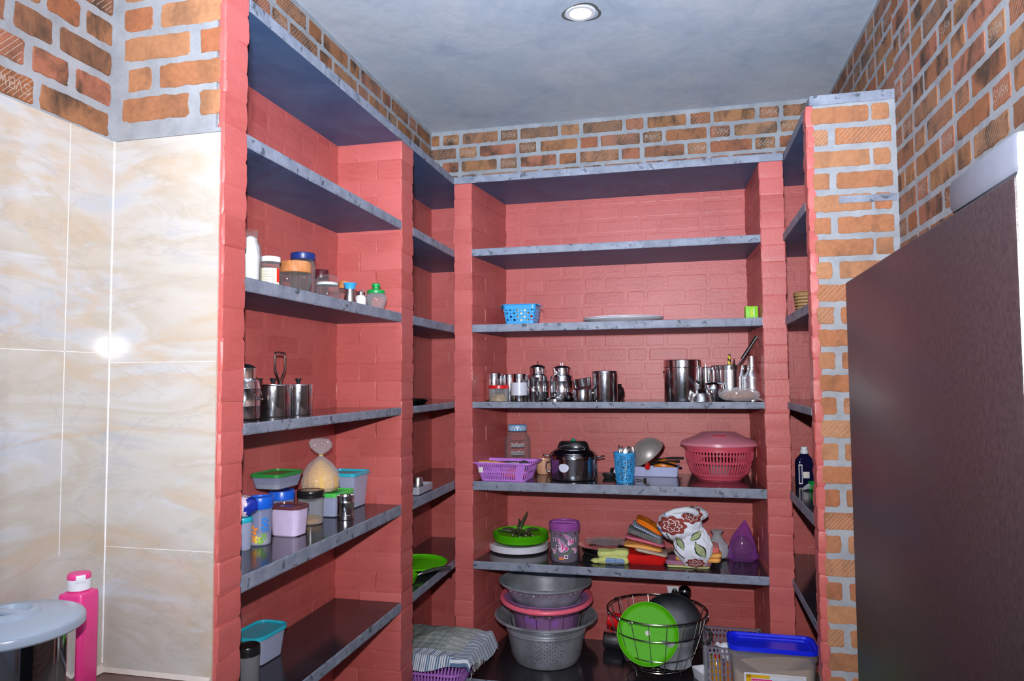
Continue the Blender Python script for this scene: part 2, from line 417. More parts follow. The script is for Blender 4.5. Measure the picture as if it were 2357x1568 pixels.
# ---------------------------------------------------------------- brickwork
STROKES = {'S': [(1,.9),(.5,1),(.1,.8),(.2,.55),(.8,.45),(.95,.2),(.5,0),(0,.1)], 'V': [(0,1),(.5,0),(1,1)],
           'B': [(0,0),(0,1),(.7,.95),(.75,.6),(.1,.5),(.85,.45),(.9,.1),(0,0)], 'W': [(0,1),(.25,0),(.5,.7),(.75,0),(1,1)]}
def bricks(mm, O, U, V, N, w, h, course=.0895, L=.232, Hd=.108, jt=.022, rs=.0024, bond=0, mi=0, rbase=0, scratch=0, smi=2, corner=.008, jit=.0013, x_off=0, rowfn=None, slope=.003, letters=True):
    O, U, V, N = map(Vector, (O, U, V, N)); rows = int(math.ceil(h/course))
    for r in range(rows):
        z0 = r*course+jt/2; z1 = min((r+1)*course-jt/2, h-.004)
        if z1-z0 < .02: continue
        segs = []
        if rowfn: segs = rowfn(r)
        else:
            x = -x_off-(0 if r % 2 else (L+Hd)/2+jt+.06)-random.random()*.02; k = r % 2
            while x < w:
                ln = (L if k % 2 else Hd)*(1+random.uniform(-.04, .04)); segs.append((x, x+ln)); x += ln+jt*random.uniform(.8, 1.2); k += 1
        for a, b in segs:
            a = max(a, 0); b = min(b, w)
            if b-a < .025: continue
            cx, cz = (a+b)/2, (z0+z1)/2; bw, bh = b-a, z1-z0
            base = rr(bw, bh, corner*random.uniform(.6, 1.5), 4); out = []
            for i in range(len(base)):      # extra points on the straight runs
                p, q = base[i], base[(i+1) % len(base)]; out.append(p); d = math.dist(p, q)
                if d > .03:
                    k = int(d/.018)
                    for t in range(1, k): out.append((p[0]+(q[0]-p[0])*t/k, p[1]+(q[1]-p[1])*t/k))
            out = [(x+random.gauss(0, jit), y+random.gauss(0, jit)*(1 if abs(x) < bw/2-.01 else .5)) for x, y in out]
            mm.mi = mi; mm.rv = rbase+random.random()*.98
            rz = rs*random.uniform(.6, 1.3)
            P = lambda x, y, n: O+U*(cx+x)+V*(cz+y)+N*n
            s1 = 1-2*slope/bw; s2 = 1-2*slope/bh
            mm.loft([[P(x, y, -.001) for x, y in out], [P(x*(1+s1)/2, y*(1+s2)/2, rz*.75) for x, y in out], [P(x*s1, y*s2, rz) for x, y in out]], False, True)
            if scratch and random.random() < scratch and bw > .06:
                mm.mi = smi; mm.rv = 0; e = rz+.0006
                def stroke(p, q, t=.0008):
                    d = Vector((q[0]-p[0], q[1]-p[1])); 
                    if d.length < 1e-5: return
                    d.normalize(); nx, ny = -d.y*t, d.x*t; e = rz+.0004+random.random()*.0004
                    mm.quad(P(p[0]-nx, p[1]-ny, e), P(q[0]-nx, q[1]-ny, e), P(q[0]+nx, q[1]+ny, e), P(p[0]+nx, p[1]+ny, e))
                hh = bh/2*.9; ww = bw/2*.92; step = random.uniform(.012, .018)
                x = -ww-hh
                if random.random() < .85:
                    while x < ww:
                        x0, y0, x1, y1 = x, -hh, x+2*hh*.9, hh
                        if x0 < -ww: y0 += (-ww-x0)/.9; x0 = -ww
                        if x1 > ww: y1 -= (x1-ww)/.9; x1 = ww
                        if y1-y0 > .01: stroke((x0, y0), (x1, y1))
                        x += step*random.uniform(.8, 1.3)
                if bw < .14 and letters and random.random() < .7:
                    fl = random.choice((1, 1, -1)); cw = bw*.17
                    for i, ch in enumerate('SVBW'):
                        ox = fl*(-bw*.4+i*bw*.21); pts = [(ox+fl*px_*cw, fl*(py_-.5)*bh*.42) for px_, py_ in STROKES[ch]]
                        for p, q in zip(pts, pts[1:]): stroke(p, q, .0011)

def pier(name, label, c00, c10, c11, c01, z0, z1, core=None, course=.086, along='t', mats=None, bev=.0013):
    """pier of painted bricks on a four-cornered footprint; c00 front-left, c10 front-right, c11 back-right, c01 back-left"""
    mm = M(); c00, c10, c11, c01 = map(Vector, (c00, c10, c11, c01))
    def bi(s, t): p = c00*(1-s)*(1-t)+c10*s*(1-t)+c11*s*t+c01*(1-s)*t; return p
    Ls = ((c10-c00).length, (c01-c00).length)
    n = int(round((z1-z0)/course)); ch = (z1-z0)/n
    g = .004
    def ring(s0, s1, t0, t1, z, o, jj):
        cs, ct = (s0+s1)/2, (t0+t1)/2; W, D = (s1-s0)*Ls[0]-2*o, (t1-t0)*Ls[1]-2*o
        out = []
        for k, (x, y) in enumerate(rr(W, D, .005, 3)):
            j = jj[k]; p = bi(cs+(x+j[0])/Ls[0], ct+(y+j[1])/Ls[1]); out.append((p.x, p.y, z+j[2]))
        return out
    for k in range(n):
        a = z0+k*ch; b = a+ch
        cuts = [0, .62, 1] if k % 2 else [0, .36, 1]
        if along == 'none': cuts = [0, 1]
        ox = random.uniform(-.0014, .0014)
        for q0, q1 in zip(cuts, cuts[1:]):
            s0, s1, t0, t1 = (q0, q1, 0, 1) if along == 's' else (0, 1, q0, q1)
            mm.rv = random.random()
            base = [(random.gauss(0, .0009)+ox, random.gauss(0, .0009), random.gauss(0, .0005)) for _ in range(12)]
            R = []
            for zz, o in ((a-.001, bev), (a+.0025, bev*.7), (a+.009, bev*.15), (a+ch*.35, -.0003), (b-ch*.35, -.0003), (b-.009, bev*.15), (b-.0025, bev*.7), (b+.001, bev)):
                jj = [(x+random.gauss(0, .0008), y+random.gauss(0, .0008), z) for x, y, z in base]
                R.append(ring(s0, s1, t0, t1, zz, o, jj))
            mm.loft(R, True, True)
    mm.rv = .5
    inset = bev+.0015
    si, ti = inset/Ls[0], inset/Ls[1]
    mm.loft([[(*bi(s, t), z) for s, t in ((si, ti), (1-si, ti), (1-si, 1-ti), (si, 1-ti))] for z in (z0, z1)], True, True)
    if core: core(mm)
    o = mm.build(name, mats or [RED], ang=26, wn=True)
    return tag(o, label, 'pillar', 'painted brick piers')

XL, XLW, XT, XR, XRF = -1.2258, -1.5457, -1.5857, .8385, .5065
YA0, YA1, YB0, YB1, YC, YW, YE0, YE1 = 1.7106, 1.8188, 2.9988, 3.1429, 3.761, 4.285, 3.0246, 3.10
Z = {1: H+1.1352, 2: H+.7245, 3: H+.3033, 4: H-.1214, 5: H-.5528, 6: H-.9808, 7: H-1.535}
TH = {1: .040, 2: .040, 3: .042, 4: .034, 5: .048, 6: .043, 7: .04}
CE = H+1.5957; TT = H+.6954; YN = -2.2

# floor and ceiling
mm = M(); mm.box(-1.75, YN, -.1, 1.0, 4.45, 0)
struct(mm.build('floor', plain('grey_floor_tile', srgb(110,104,100), .3)))
mm = M(); mm.box(-1.75, YN, CE, 1.0, 4.45, CE+.12)
cl = struct(mm.build('ceiling', CONC))
mm = M()
for pts in ([(0,0),(.02,.03),(.035,.0),(.05,.03)], [(.06,.035),(.045,-.01)], [(.075,0),(.08,.03),(.10,.02),(.09,0),(.11,-.005)]):
    mm.tube([(-.40+x, 2.72-y, CE-.001) for x, y in pts], .0012, 5)
mm.build('chalk_mark', CHALK, cl)

# left wall: bare brick above, painted below the top shelf; cream tiles on the near part
mm = M(); mm.mi = 1
mm.box(-1.75, YA0, 0, XLW, 4.45, CE)
mm.box(-1.75, YN, 0, XT-.012, YA0, CE)
mm.mi = 1
bricks(mm, (XLW, YA1, Z[1]), (0,1,0), (0,0,1), (1,0,0), YW-YA1, CE-Z[1]-.0, rbase=1, scratch=.5)
bricks(mm, (XT-.012, YN, TT), (0,1,0), (0,0,1), (1,0,0), YA0-YN-.01, CE-TT, rbase=1, scratch=.4, x_off=.03, rs=.003)
mm.mi = 0; mm.rv = .4
mm.box(XLW-.001, YA1, 0, XLW+.0003, YW, Z[1]-.02)
bricks(mm, (XLW, YA1, 0), (0,1,0), (0,0,1), (1,0,0), YW-YA1, Z[1]-.04, .086, mi=0, rs=.0011, jt=.015, jit=.0012, slope=.007)
bricks_mats = [RED, MORTAR, CHALK, BRICK]
for i in range(len(mm.m)):
    if mm.m[i] == 0 and mm.r[i] >= 1: mm.m[i] = 3
wl = struct(mm.build('wall_left', bricks_mats, wn=True))
mm = M(); mm.mi = 0
mm.box(XT-.012, YN, H-.80, XT, YA0, TT)
mm.mi = 1
for zz in (H+.082, ):
    mm.box(XT-.002, YN, zz-.0008, XT+.0003, YA0, zz+.0008)
for yy in (1.555, .955, .355):
    mm.box(XT-.002, yy-.001, H-.45 if yy > 1.5 else H-.8, XT+.0003, yy+.001, TT)
mm.build('tile_cladding', [TILE, GROUT], wl, smooth=False)

# stub wall that ends in the first pier: tiled, bare brick above, red end
def corea(mm): pass
pa = thing('brick_pier', 'tiled and bare brick end wall with a red painted edge, nearest on the left', 'pillar', (0,0,0))
pa['group'] = 'painted brick piers'
o = pier('painted_end', 'x', (XL-.024, YA0+.001), (XL, YA0+.001), (XL, YA1), (XL-.024, YA1), 0, CE, along='none', bev=.0022)
for k in ('label', 'category', 'group'): del o[k]
o.parent = pa
mm = M(); mm.mi = 0
mm.box(XT-.02, YA0+.012, 0, XL-.023, YA1, CE)
def rowA(r):
    if r % 2: return [(.03, .125), (.152, .352)]
    return [(.028, .25), (.285, .352)]
mm.box(XT-.02, YA0+.002, TT, XL-.03, YA0+.013, CE)
bricks(mm, (XT-.008, YA0+.002, TT+.045), (1,0,0), (0,0,1), (0,-1,0), .352, CE-TT-.045, mi=3, rs=.0025, rbase=0, rowfn=rowA, scratch=.15, letters=False, jt=.019, corner=.010, jit=.0015)
mm.mi = 0; mm.box(XT-.008, YA0-.004, TT-.001, XL-.012, YA0+.003, TT+.012)
mm.build('brick_core', [MORTAR, MORTAR, CHALK, BRICK], pa, wn=True)
mm = M(); mm.mi = 0
mm.box(XT-.001, YA0-.004, H-.80, XL-.012, YA0+.013, TT)
mm.mi = 1
for zz in (H+.055, H-.46): mm.box(XT, YA0-.0043, zz-.0007, XL-.012, YA0-.003, zz+.0007)
mm.tube([(XT+.001, YA0-.004, TT), (XT+.001, YA0-.004, H-.78)], .0022, 6)
mm.build('tile_cladding', [TILE, GROUT], pa, smooth=False)

# back wall
mm = M(); mm.mi = 1
mm.box(-1.75, YW, 0, 1.0, 4.45, CE)
bricks(mm, (XLW, YW, Z[1]), (1,0,0), (0,0,1), (0,-1,0), XR-XLW, CE-Z[1], rbase=1.15, scratch=.55, x_off=.05)
for i in range(len(mm.m)):
    if mm.m[i] == 0 and mm.r[i] >= 1: mm.m[i] = 3
mm.mi = 0; mm.rv = .4
mm.box(XLW, YW-.0003, 0, XR, YW+.001, Z[1]-.02)
bricks(mm, (XLW, YW, 0), (1,0,0), (0,0,1), (0,-1,0), XR-XLW, Z[1]-.04, .086, mi=0, rs=.0008, jt=.014, jit=.0012, slope=.007, scratch=.06, smi=4, letters=False)
struct(mm.build('wall_back', [RED, MORTAR, CHALK, BRICK, plain('pink_scratch', srgb(214,120,112), .7)], wn=True))

# right wall
mm = M(); mm.mi = 1
mm.box(XR, YN, 0, 1.0, 4.45, CE)
bricks(mm, (XR, YE0, 0), (0,-1,0), (0,0,1), (-1,0,0), YE0-.0, CE, rbase=1, scratch=.5, x_off=.02)
bricks(mm, (XR, YW, Z[1]), (0,-1,0), (0,0,1), (-1,0,0), YW-YE0, CE-Z[1], rbase=1, scratch=.5)
for i in range(len(mm.m)):
    if mm.m[i] == 0 and mm.r[i] >= 1: mm.m[i] = 3
mm.mi = 0; mm.rv = .4
mm.box(XR-.0003, YE1, 0, XR+.001, YW, Z[1]-.02)
bricks(mm, (XR, YW, 0), (0,-1,0), (0,0,1), (-1,0,0), YW-YE1, Z[1]-.04, .086, mi=0, rs=.0008, jt=.014, jit=.0012, slope=.007)
struct(mm.build('wall_right', [RED, MORTAR, CHALK, BRICK], wn=True))

# piers B, C, D, E
pier('brick_pier', 'red painted brick pier in the middle of the left shelves', (XLW-.001, YB0), (XL, YB0), (XL, YB1), (XLW-.001, YB1), Z[7], Z[1]-TH[1], bev=.0022, along='s')
pier('brick_pier', 'red painted brick pier at the left corner of the back shelves', (XL+.002, YC), (-1.1202, YC), (-1.052, YW-.003), (XL+.03, YW-.003), Z[7], Z[1]-TH[1])
pier('brick_pier', 'red painted brick pier at the right corner of the back shelves', (.4002, YC), (.5173, YC), (.53, YW-.003), (.374, YW-.003), Z[7], Z[1]-TH[1])
def corE(mm):
    mm.mi = 1; mm.box(XRF+.028, YE0+.001, 0, XR+.002, YE1-.002, Z[1]-TH[1]+.02)
    def rowE(r):
        if r % 2: return [(.0, .235-.022), (.243-.02, .287)]
        return [(.0, .062), (.086, .292)]
    bricks(mm, (XRF+.022, YE0+.001, .03), (1,0,0), (0,0,1), (0,-1,0), .31, Z[1]-TH[1]-.03, .0895, mi=3, rs=.0022, rowfn=rowE, scratch=.2, letters=False, corner=.009, jit=.0013)
    mm.mi = 4; mm.box(XRF+.115, YE0-.004, Z[2]-.034, XR-.006, YE0+.01, Z[2]-.006)
pier('brick_pier', 'end pier of bare orange brick with a red painted edge beside the fridge', (XRF, YE0), (XRF+.034, YE0), (XRF+.034, YE1), (XRF, YE1), 0, Z[1]-TH[1],
     core=corE, along='none', mats=[RED, MORTAR, CHALK, BRICK, EDGE], bev=.0028)

# ---------------------------------------------------------------- stone shelves
ORD = {1: 'top', 2: 'second', 3: 'third', 4: 'fourth', 5: 'fifth', 6: 'sixth', 7: 'lowest'}
def shelf(x0, y0, x1, y1, lvl, edge, where, xb=None):
    """edge names the side whose sawn edge shows"""
    z = Z[lvl]; t = TH[lvl]; mm = M(); xb = xb or (x0, x1)
    nx = max(2, int(max(x1-x0, y1-y0)/.02))
    # body with polished top, sheen-tinted underside
    n = mm.add([(x0,y0,z-t),(x1,y0,z-t),(xb[1],y1,z-t),(xb[0],y1,z-t),(x0,y0,z),(x1,y0,z),(xb[1],y1,z),(xb[0],y1,z)])
    for q, mi_ in (((0,3,2,1),1), ((4,5,6,7),0), ((0,1,5,4),2), ((1,2,6,5),2), ((2,3,7,6),2), ((3,0,4,7),2)):
        mm.mi = mi_; mm.face([n+i for i in q])
    # chipped arrises of the sawn edge: a thin irregular strip standing proud of the body
    mm.mi = 2
    A, B = {'x+': ((x1,y0),(x1,y1)), 'x-': ((x0,y1),(x0,y0)), 'y-': ((x0,y0),(x1,y0))}[edge]
    N = {'x+': Vector((1,0,0)), 'x-': Vector((-1,0,0)), 'y-': Vector((0,-1,0))}[edge]
    rings = []
    for i in range(nx+1):
        f = i/nx; px_, py_ = A[0]+(B[0]-A[0])*f, A[1]+(B[1]-A[1])*f
        c1, c2 = (random.random()**6)*.006, (random.random()**6)*.006
        g = .0025
        P = lambda o, zz: Vector((px_, py_, zz))+N*o
        rings.append([P(-.001, z-c1*.3), P(g-.0012-c1*.3, z-.0006-c1), P(g, z-.004-c1), P(g, z-t+.004+c2), P(g-.0012, z-t+.0006+c2), P(-.001, z-t)])
    mm.loft(rings, True, True)
    o = mm.build('stone_shelf', [TOP, UNDER, EDGE], smooth=False)
    return tag(o, f'dark stone shelf, {ORD[lvl]} from the top, {where}', 'shelf', 'dark stone shelves')
shelf(XLW, YA1+.001, XL, YW, 1, 'x+', 'running the whole left side')
for l in range(2, 7):
    shelf(XLW, YA1+.001, XL-.002, YB0, l, 'x+', 'in the near left bay')
    shelf(XLW, YB1, XL-.002, YW, l, 'x+', 'in the narrow far left bay')
    shelf(-1.1202, YC+.003, .4002, YW, l, 'y-', 'across the back wall', (-1.052, .374))
    shelf(XRF+.003, YE1, XR, YW, l, 'x-', 'in the narrow right bay')
shelf(XL+.004, YC-.004, .5173, YW, 1, 'y-', 'across the back wall')
shelf(.524, YE0-.002, XR, YW, 1, 'x-', 'over the right bay and its bare brick pier')
shelf(XLW, 1.9, XL-.05, YW, 7, 'x+', 'just above the floor on the left')
shelf(XL-.048, 3.60, .44, YW, 7, 'y-', 'just above the floor at the back')
# rough mortar packed on top of the bare pier
# ---------------------------------------------------------------- ceiling downlight
t = thing('ceiling_downlight', 'small round recessed downlight glowing warm white in the concrete ceiling', 'light', (-.40, 3.014, CE))
mm = M(); mm.lathe([(.047,-.001),(.047,-.004),(.064,-.004),(.067,-.001),(.067,0)], 40, cap0=False, cap1=False); mm.build('trim_ring', WHITE, t)
mm = M(); mm.lathe([(.047,-.0015),(.047,-.001)], 36); mm.build('lens', emit('warm_led', (1,.86,.62,1), 14), t)
mm = M(); mm.lathe([(.067,-.0006),(.078,-.0006)], 36, cap0=False, cap1=False, wob=lambda f, h: 1+.09*math.sin(f*17)+.12*max(0, math.cos(2*PI*f))); mm.build('patched_hole', plain('dark_patch', srgb(92,90,88), .8), t)
light('downlight_beam', 'SPOT', (-.40, 3.014, CE-.02), 14, (1, .86, .66), target=(-.40, 3.014, 0), spot_size=math.radians(120), spot_blend=.8, shadow_soft_size=.045)
# ---------------------------------------------------------------- builders of kitchen things
def shell(prof, t):
    zb = prof[0][1]
    inner = [(max(r-t, 1e-5), max(z, zb+t)) for r, z in reversed(prof)]
    return [(1e-5, zb)]+prof+inner+[(1e-5, zb+t)]
def vess(prof, t, parent, name, mat, n=40, wob=None, **k):
    mm = M(); mm.lathe(shell(prof, t), n, cap0=False, cap1=False, wob=wob); return mm.build(name, mat, parent, **k)
def solid(prof, parent, name, mat, n=40, wob=None, **k):
    mm = M(); mm.lathe(prof, n, wob=wob); return mm.build(name, mat, parent, **k)
def pebbles(parent, name, mat, r, z0, z1, size, n=50, elong=1.0, col_=None):
    """loose dry contents of a jar"""
    mm = M(); mm.lathe([(r*.96, z0), (r, z0+.004), (r, (z0*2+z1*3)/5), (r*.6, z1), (.001, z1-.003)], 24)
    for i in range(n):
        a = random.uniform(0, 2*PI); q = r*math.sqrt(random.random())*.93; z = z0+(z1-z0)*random.random() if q > r*.8 else z1-(z1-z0)*.25*q/r
        s0 = len(mm.v); mm.sphere((0,0,0), size*elong, size, size*.8, 7, 5)
        mm.xf(Matrix.Translation((q*math.cos(a), q*math.sin(a), z)) @ Matrix.Rotation(random.uniform(0, 6), 4, 'Z') @ Matrix.Rotation(random.uniform(-.7, .7), 4, 'Y'), s0)
    o = mm.build(name, mat, parent); o['kind'] = 'stuff'; return o
def canister(name, label, x, y, z, r, h, lid=.022, knob=None, group=None, rings=(), cat='canister', mat=None, dome=.004, base=.004):
    mat = mat or STEEL; t = thing(name, label, cat, (x, y, z), random.uniform(0, 3), group)
    lz = h-lid-dome
    prof = [(r*.93, 0), (r*.965, .001), (r*.985, base)]
    for q in rings: prof += [(r*.985, q-.002), (r*1.0, q), (r*.985, q+.002)]
    prof += [(r*.985, lz+.006)]
    vess(prof, .0012, t, 'body', mat)
    solid([(r*.99, lz), (r*1.015, lz), (r*1.02, lz+.002), (r*1.0, lz+.004), (r*1.0, h-dome-.004), (r*.975, h-dome-.001), (r*.93, h-dome), (r*.7, h-dome*.4), (.001, h)], t, 'lid', mat)
    if knob == 'black':
        solid([(.006, h-.001), (.0065, h+.006), (.010, h+.013), (.012, h+.018), (.011, h+.020), (.001, h+.0205)], t, 'knob', BLACK, 20)
    elif knob: solid([(.004, h-.001), (.004, h+.008), (.008, h+.009), (.008, h+.012), (.001, h+.014)], t, 'knob', mat, 16)
    return t
def rring(cx, cy, w, d, r, z, n=6): return [(cx+x, cy+y, z) for x, y in rr(w, d, r, n)]
def tub(name, label, x, y, z, w, d, h, body, lidm, rz=0, r=.02, taper=.9, lid_h=.014, t=.0018, group=None, cat='container', fill=None, fill_h=0, rim=.004, recess=.006, over=.004):
    th = thing(name, label, cat, (x, y, z), rz, group); mm = M()
    R = [rring(0,0,w*taper*.9,d*taper*.9,r*.8,0), rring(0,0,w*taper,d*taper,r,.004), rring(0,0,w,d,r,h-lid_h)]
    I = [rring(0,0,w-2*t,d-2*t,r-t,h-lid_h), rring(0,0,w*taper-2*t,d*taper-2*t,r-t,.005), rring(0,0,w*taper*.8,d*taper*.8,r*.5,.003)]
    mm.loft(R+I, True, True); mm.build('body', body, th)
    mm = M(); W, D = w+2*over, d+2*over; z0 = h-lid_h
    mm.loft([rring(0,0,w-.001,d-.001,r,z0), rring(0,0,W,D,r+over,z0), rring(0,0,W,D,r+over,h-.002), rring(0,0,W-.003,D-.003,r+over,h), rring(0,0,W-.004-2*rim,D-.004-2*rim,r,h), rring(0,0,W-.007-2*rim,D-.007-2*rim,r*.9,h-recess), rring(0,0,(W-.007-2*rim)*.3,(D-.007-2*rim)*.3,r*.3,h-recess+.0005)], True, True)
    mm.build('lid', lidm, th)
    if fill:
        mm = M(); f = lambda zz: (taper+(1-taper)*zz/h)*.965
        mm.loft([rring(0,0,w*f(0),d*f(0),r*.8,.004), rring(0,0,w*f(fill_h)-.003,d*f(fill_h)-.003,r*.9,fill_h), rring(0,0,w*.4,d*.4,r*.4,fill_h+.006)], True, True)
        mm.build('contents', fill, th)
    return th
def decal_flower(mm, Pf, c, r, petals=5, a0=0, e=.0006):
    """flat printed flower on a surface given by Pf(u, v, out)"""
    for k in range(petals):
        a = a0+2*PI*k/petals; pts = []
        for i in range(10):
            b = 2*PI*i/10; px, py = .62*r+.42*r*math.cos(b), .27*r*math.sin(b)
            pts.append(Pf(c[0]+px*math.cos(a)-py*math.sin(a), c[1]+px*math.sin(a)+py*math.cos(a), e))
        n = mm.add(pts); mm.face(range(n, n+10))
def blobby(seed, amp, f=2.2):
    o = Vector((seed*3.1, seed*1.7, seed*.9))
    return lambda d: 1+amp*noise.noise(d*f+o)+amp*.5*noise.noise(d*f*2.7+o)

# ================================================================ left bay, third shelf
z3 = Z[3]; z4 = Z[4]; z5 = Z[5]; z6 = Z[6]; z7 = Z[7]
x, y, r, h = place(552, 603, 531, z3, X=-1.325)
t = thing('glass_jar', 'tall open glass jar stuffed with white cloth at the left end of the shelf', 'jar', (x, y, z3))
vess([(r*.9, 0), (r, .006), (r, h*.55), (r*.9, h*.72), (r*.62, h*.84), (r*.62, h*.875), (r*.66, h*.88), (r*.62, h*.895), (r*.66, h*.91), (r*.62, h*.925), (r*.66, h*.94), (r*.63, h*.955), (r*.66, h*.985), (r*.65, h)], .0025, t, 'body', GLASS)
mm = M(); mm.lathe([(r*.6, .004), (r*.74, .02), (r*.82, h*.5), (r*.70, h*.7), (r*.50, h*.80), (r*.48, h*.86), (r*.2, h*.90)], 36, wob=lambda f, q: 1+.07*math.sin(f*2*PI*5+q*30)-.05*abs(math.sin(f*2*PI*3+1))); mm.build('white_cloth', col('white_cotton', 228, 230, 236, .9), t)

x, y, r, h = place(600, 646, 592, z3, X=-1.29)
t = thing('spice_jar', 'spice jar with white screw lid and cream label with red patch', 'jar', (x, y, z3))
vess([(r*.9, 0), (r*.98, .004), (r*.98, h*.62), (r*.88, h*.72), (r*.86, h*.84)], .002, t, 'body', GLASS)
solid([(r*.86, .004), (r*.9, h*.55), (.001, h*.56)], t, 'contents', col('brown_powder', 84, 50, 44, .9))
solid([(r*.93, h*.82), (r*.96, h*.83), (r*.96, h*.985), (r*.9, h), (.001, h)], t, 'lid', WHITE, wob=lambda f, q: 1+.008*math.sin(f*2*PI*40))
mm = M()
def band(mm, r, a0, a1, z0, z1, n=24, th=.0005):
    P = []
    for q in (r, r+th): P.append([(q*math.cos(a0+(a1-a0)*i/n), q*math.sin(a0+(a1-a0)*i/n)) for i in range(n+1)])
    rings = [[(*P[1][i], z0), (*P[1][i], z1), (*P[0][i], z1), (*P[0][i], z0)] for i in range(n+1)]
    mm.loft(rings, True, True)
aim = math.atan2(-y, -x)
band(mm, r*.985, aim-1.7, aim+.95, h*.02, h*.6); lb = mm.build('paper_label', plain('cream_label', srgb(226,220,196), .5), t)
mm = M(); band(mm, r*.99+.0003, aim+.62, aim+.95, h*.14, h*.6, 8); mm.build('red_patch', REDL, lb)
mm = M()
for k in range(9):
    zz = h*(.1+.052*k); band(mm, r*.99+.0003, aim-.75, aim+.3+.2*random.random(), zz, zz+.0011, 14)
mm.build('small_print', plain('grey_print', srgb(120,112,100), .6), lb)

x, y, r, h = place(668, 727, 584, z3, X=-1.40)
t = thing('glass_jar', 'large glass jar with navy blue screw lid behind the wooden lidded one', 'jar', (x, y, z3))
vess([(r*.85, 0), (r*.97, .006), (r*.97, h*.72), (r*.85, h*.84), (r*.85, h*.9)], .0022, t, 'body', GLASS, wob=lambda f, q: 1+.018*math.sin(f*2*PI*18+q*60))
solid([(r*.93, h*.86), (r*.95, h*.87), (r*.95, h*.985), (r*.9, h), (.001, h)], t, 'lid', NAVY)
x, y, r, h = place(645, 716, 604, z3, X=-1.30)
t = thing('glass_jar', 'squat fluted glass bowl jar with a wood grain lid', 'jar', (x, y, z3))
flute = lambda f, q: 1+.045*math.sin(f*2*PI*22)
vess([(r*.70, 0), (r*.78, .006), (r*.96, h*.38), (r*.98, h*.5), (r*.92, h*.66)], .003, t, 'body', GLASS, n=88, wob=flute)
solid([(r*.96, h*.64), (r*1.0, h*.66), (r*.98, h*.95), (r*.92, h), (.001, h)], t, 'lid', WOODL)
x, y, r, h = place(722, 756, 622, z3, X=-1.43)
t = thing('storage_jar', 'small jar with flat dark maroon lid behind the dome lidded one', 'jar', (x, y, z3))
vess([(r*.9, 0), (r*.95, .004), (r*.95, h*.8)], .002, t, 'body', GLASS)
solid([(r, h*.76), (r*1.03, h*.78), (r*1.03, h*.97), (r*.95, h), (.001, h)], t, 'lid', col('maroon_lid', 78, 20, 34))
x, y, r, h = place(726, 781, 631, z3, X=-1.295)
t = thing('glass_jar', 'round glass jar with clear dome stopper and white rubber seal', 'jar', (x, y, z3))
vess([(r*.75, 0), (r*.9, .005), (r, h*.28), (r*.92, h*.5), (r*.84, h*.56)], .0025, t, 'body', GLASS)
solid([(r*.86, h*.56), (r*.88, h*.575), (r*.88, h*.65), (r*.86, h*.66)], t, 'rubber_seal', plain('white_rubber', srgb(196,208,212), .5))
solid([(r*.84, h*.66), (r*.9, h*.68), (r*.92, h*.76), (r*.84, h*.88), (r*.6, h*.96), (.001, h)], t, 'stopper', GLASS)
for q, (u0, u1, vt, X_, lab) in enumerate([(779, 805, 648, -1.37, 'smallest glass jar with a wood grain lid, behind the blue capped shaker'),]):
    x, y, r, h = place(u0, u1, vt, z3, X=X_)
    t = thing('glass_jar', lab, 'jar', (x, y, z3))
    vess([(r*.8, 0), (r*.95, .005), (r*.98, h*.5), (r*.9, h*.74)], .0025, t, 'body', GLASS)
    solid([(r*.95, h*.73), (r*1.0, h*.74), (r*.98, h*.96), (r*.9, h), (.001, h)], t, 'lid', WOODL)
x, y, r, h = place(790, 821, 652, z3, X=-1.272)
t = thing('shaker', 'flared steel shaker with bright blue funnel cap', 'shaker', (x, y, z3))
solid([(r*.95, 0), (r, .003), (r*.72, h*.55), (r*.68, h*.76)], t, 'body', STEEL2)
solid([(r*.70, h*.7), (r*.72, h*.72), (r*.78, h*.84), (r*1.02, h*.98), (r*.98, h), (r*.9, h*.99), (r*.3, h*.97), (.001, h*.97)], t, 'cap', SKY)
x, y, r, h = place(818, 843, 672, z3, X=-1.275)
t = thing('spice_jar', 'tiny white labelled jar with a shiny steel lid', 'jar', (x, y, z3))
solid([(r*.8, 0), (r*.95, .004), (r*.95, h*.6), (r*.8, h*.68), (r*.78, h*.74)], t, 'body', WHITE)
solid([(r*.86, h*.72), (r*.9, h*.73), (r*.9, h*.97), (r*.82, h), (.001, h)], t, 'lid', STEEL)
x, y, r, h = place(828, 856, 667, z3, X=-1.36)
t = thing('glass_tumbler', 'small plain open glass tumbler behind the green lidded jar', 'glass', (x, y, z3))
vess([(r*.8, 0), (r*.85, .004), (r, h)], .0015, t, 'body', GLASS)
x, y, r, h = place(841, 890, 653, z3, X=-1.275)
t = thing('glass_jar', 'squat clear jar with green knobbed lid at the right end of the shelf', 'jar', (x, y, z3))
vess([(r*.62, 0), (r*.74, .004), (r*1.0, h*.38), (r*.98, h*.5), (r*.8, h*.62), (r*.7, h*.66)], .002, t, 'body', PET, wob=lambda f, q: 1+.012*math.sin(f*2*PI*8))
solid([(r*.78, h*.6), (r*.84, h*.61), (r*.84, h*.72), (r*.76, h*.745), (r*.36, h*.75), (r*.3, h*.8), (r*.32, h*.86), (r*.4, h*.88), (r*.4, h*.97), (r*.34, h), (.001, h)], t, 'lid', GREEN, wob=lambda f, q: 1+(.012*math.sin(f*2*PI*36)))

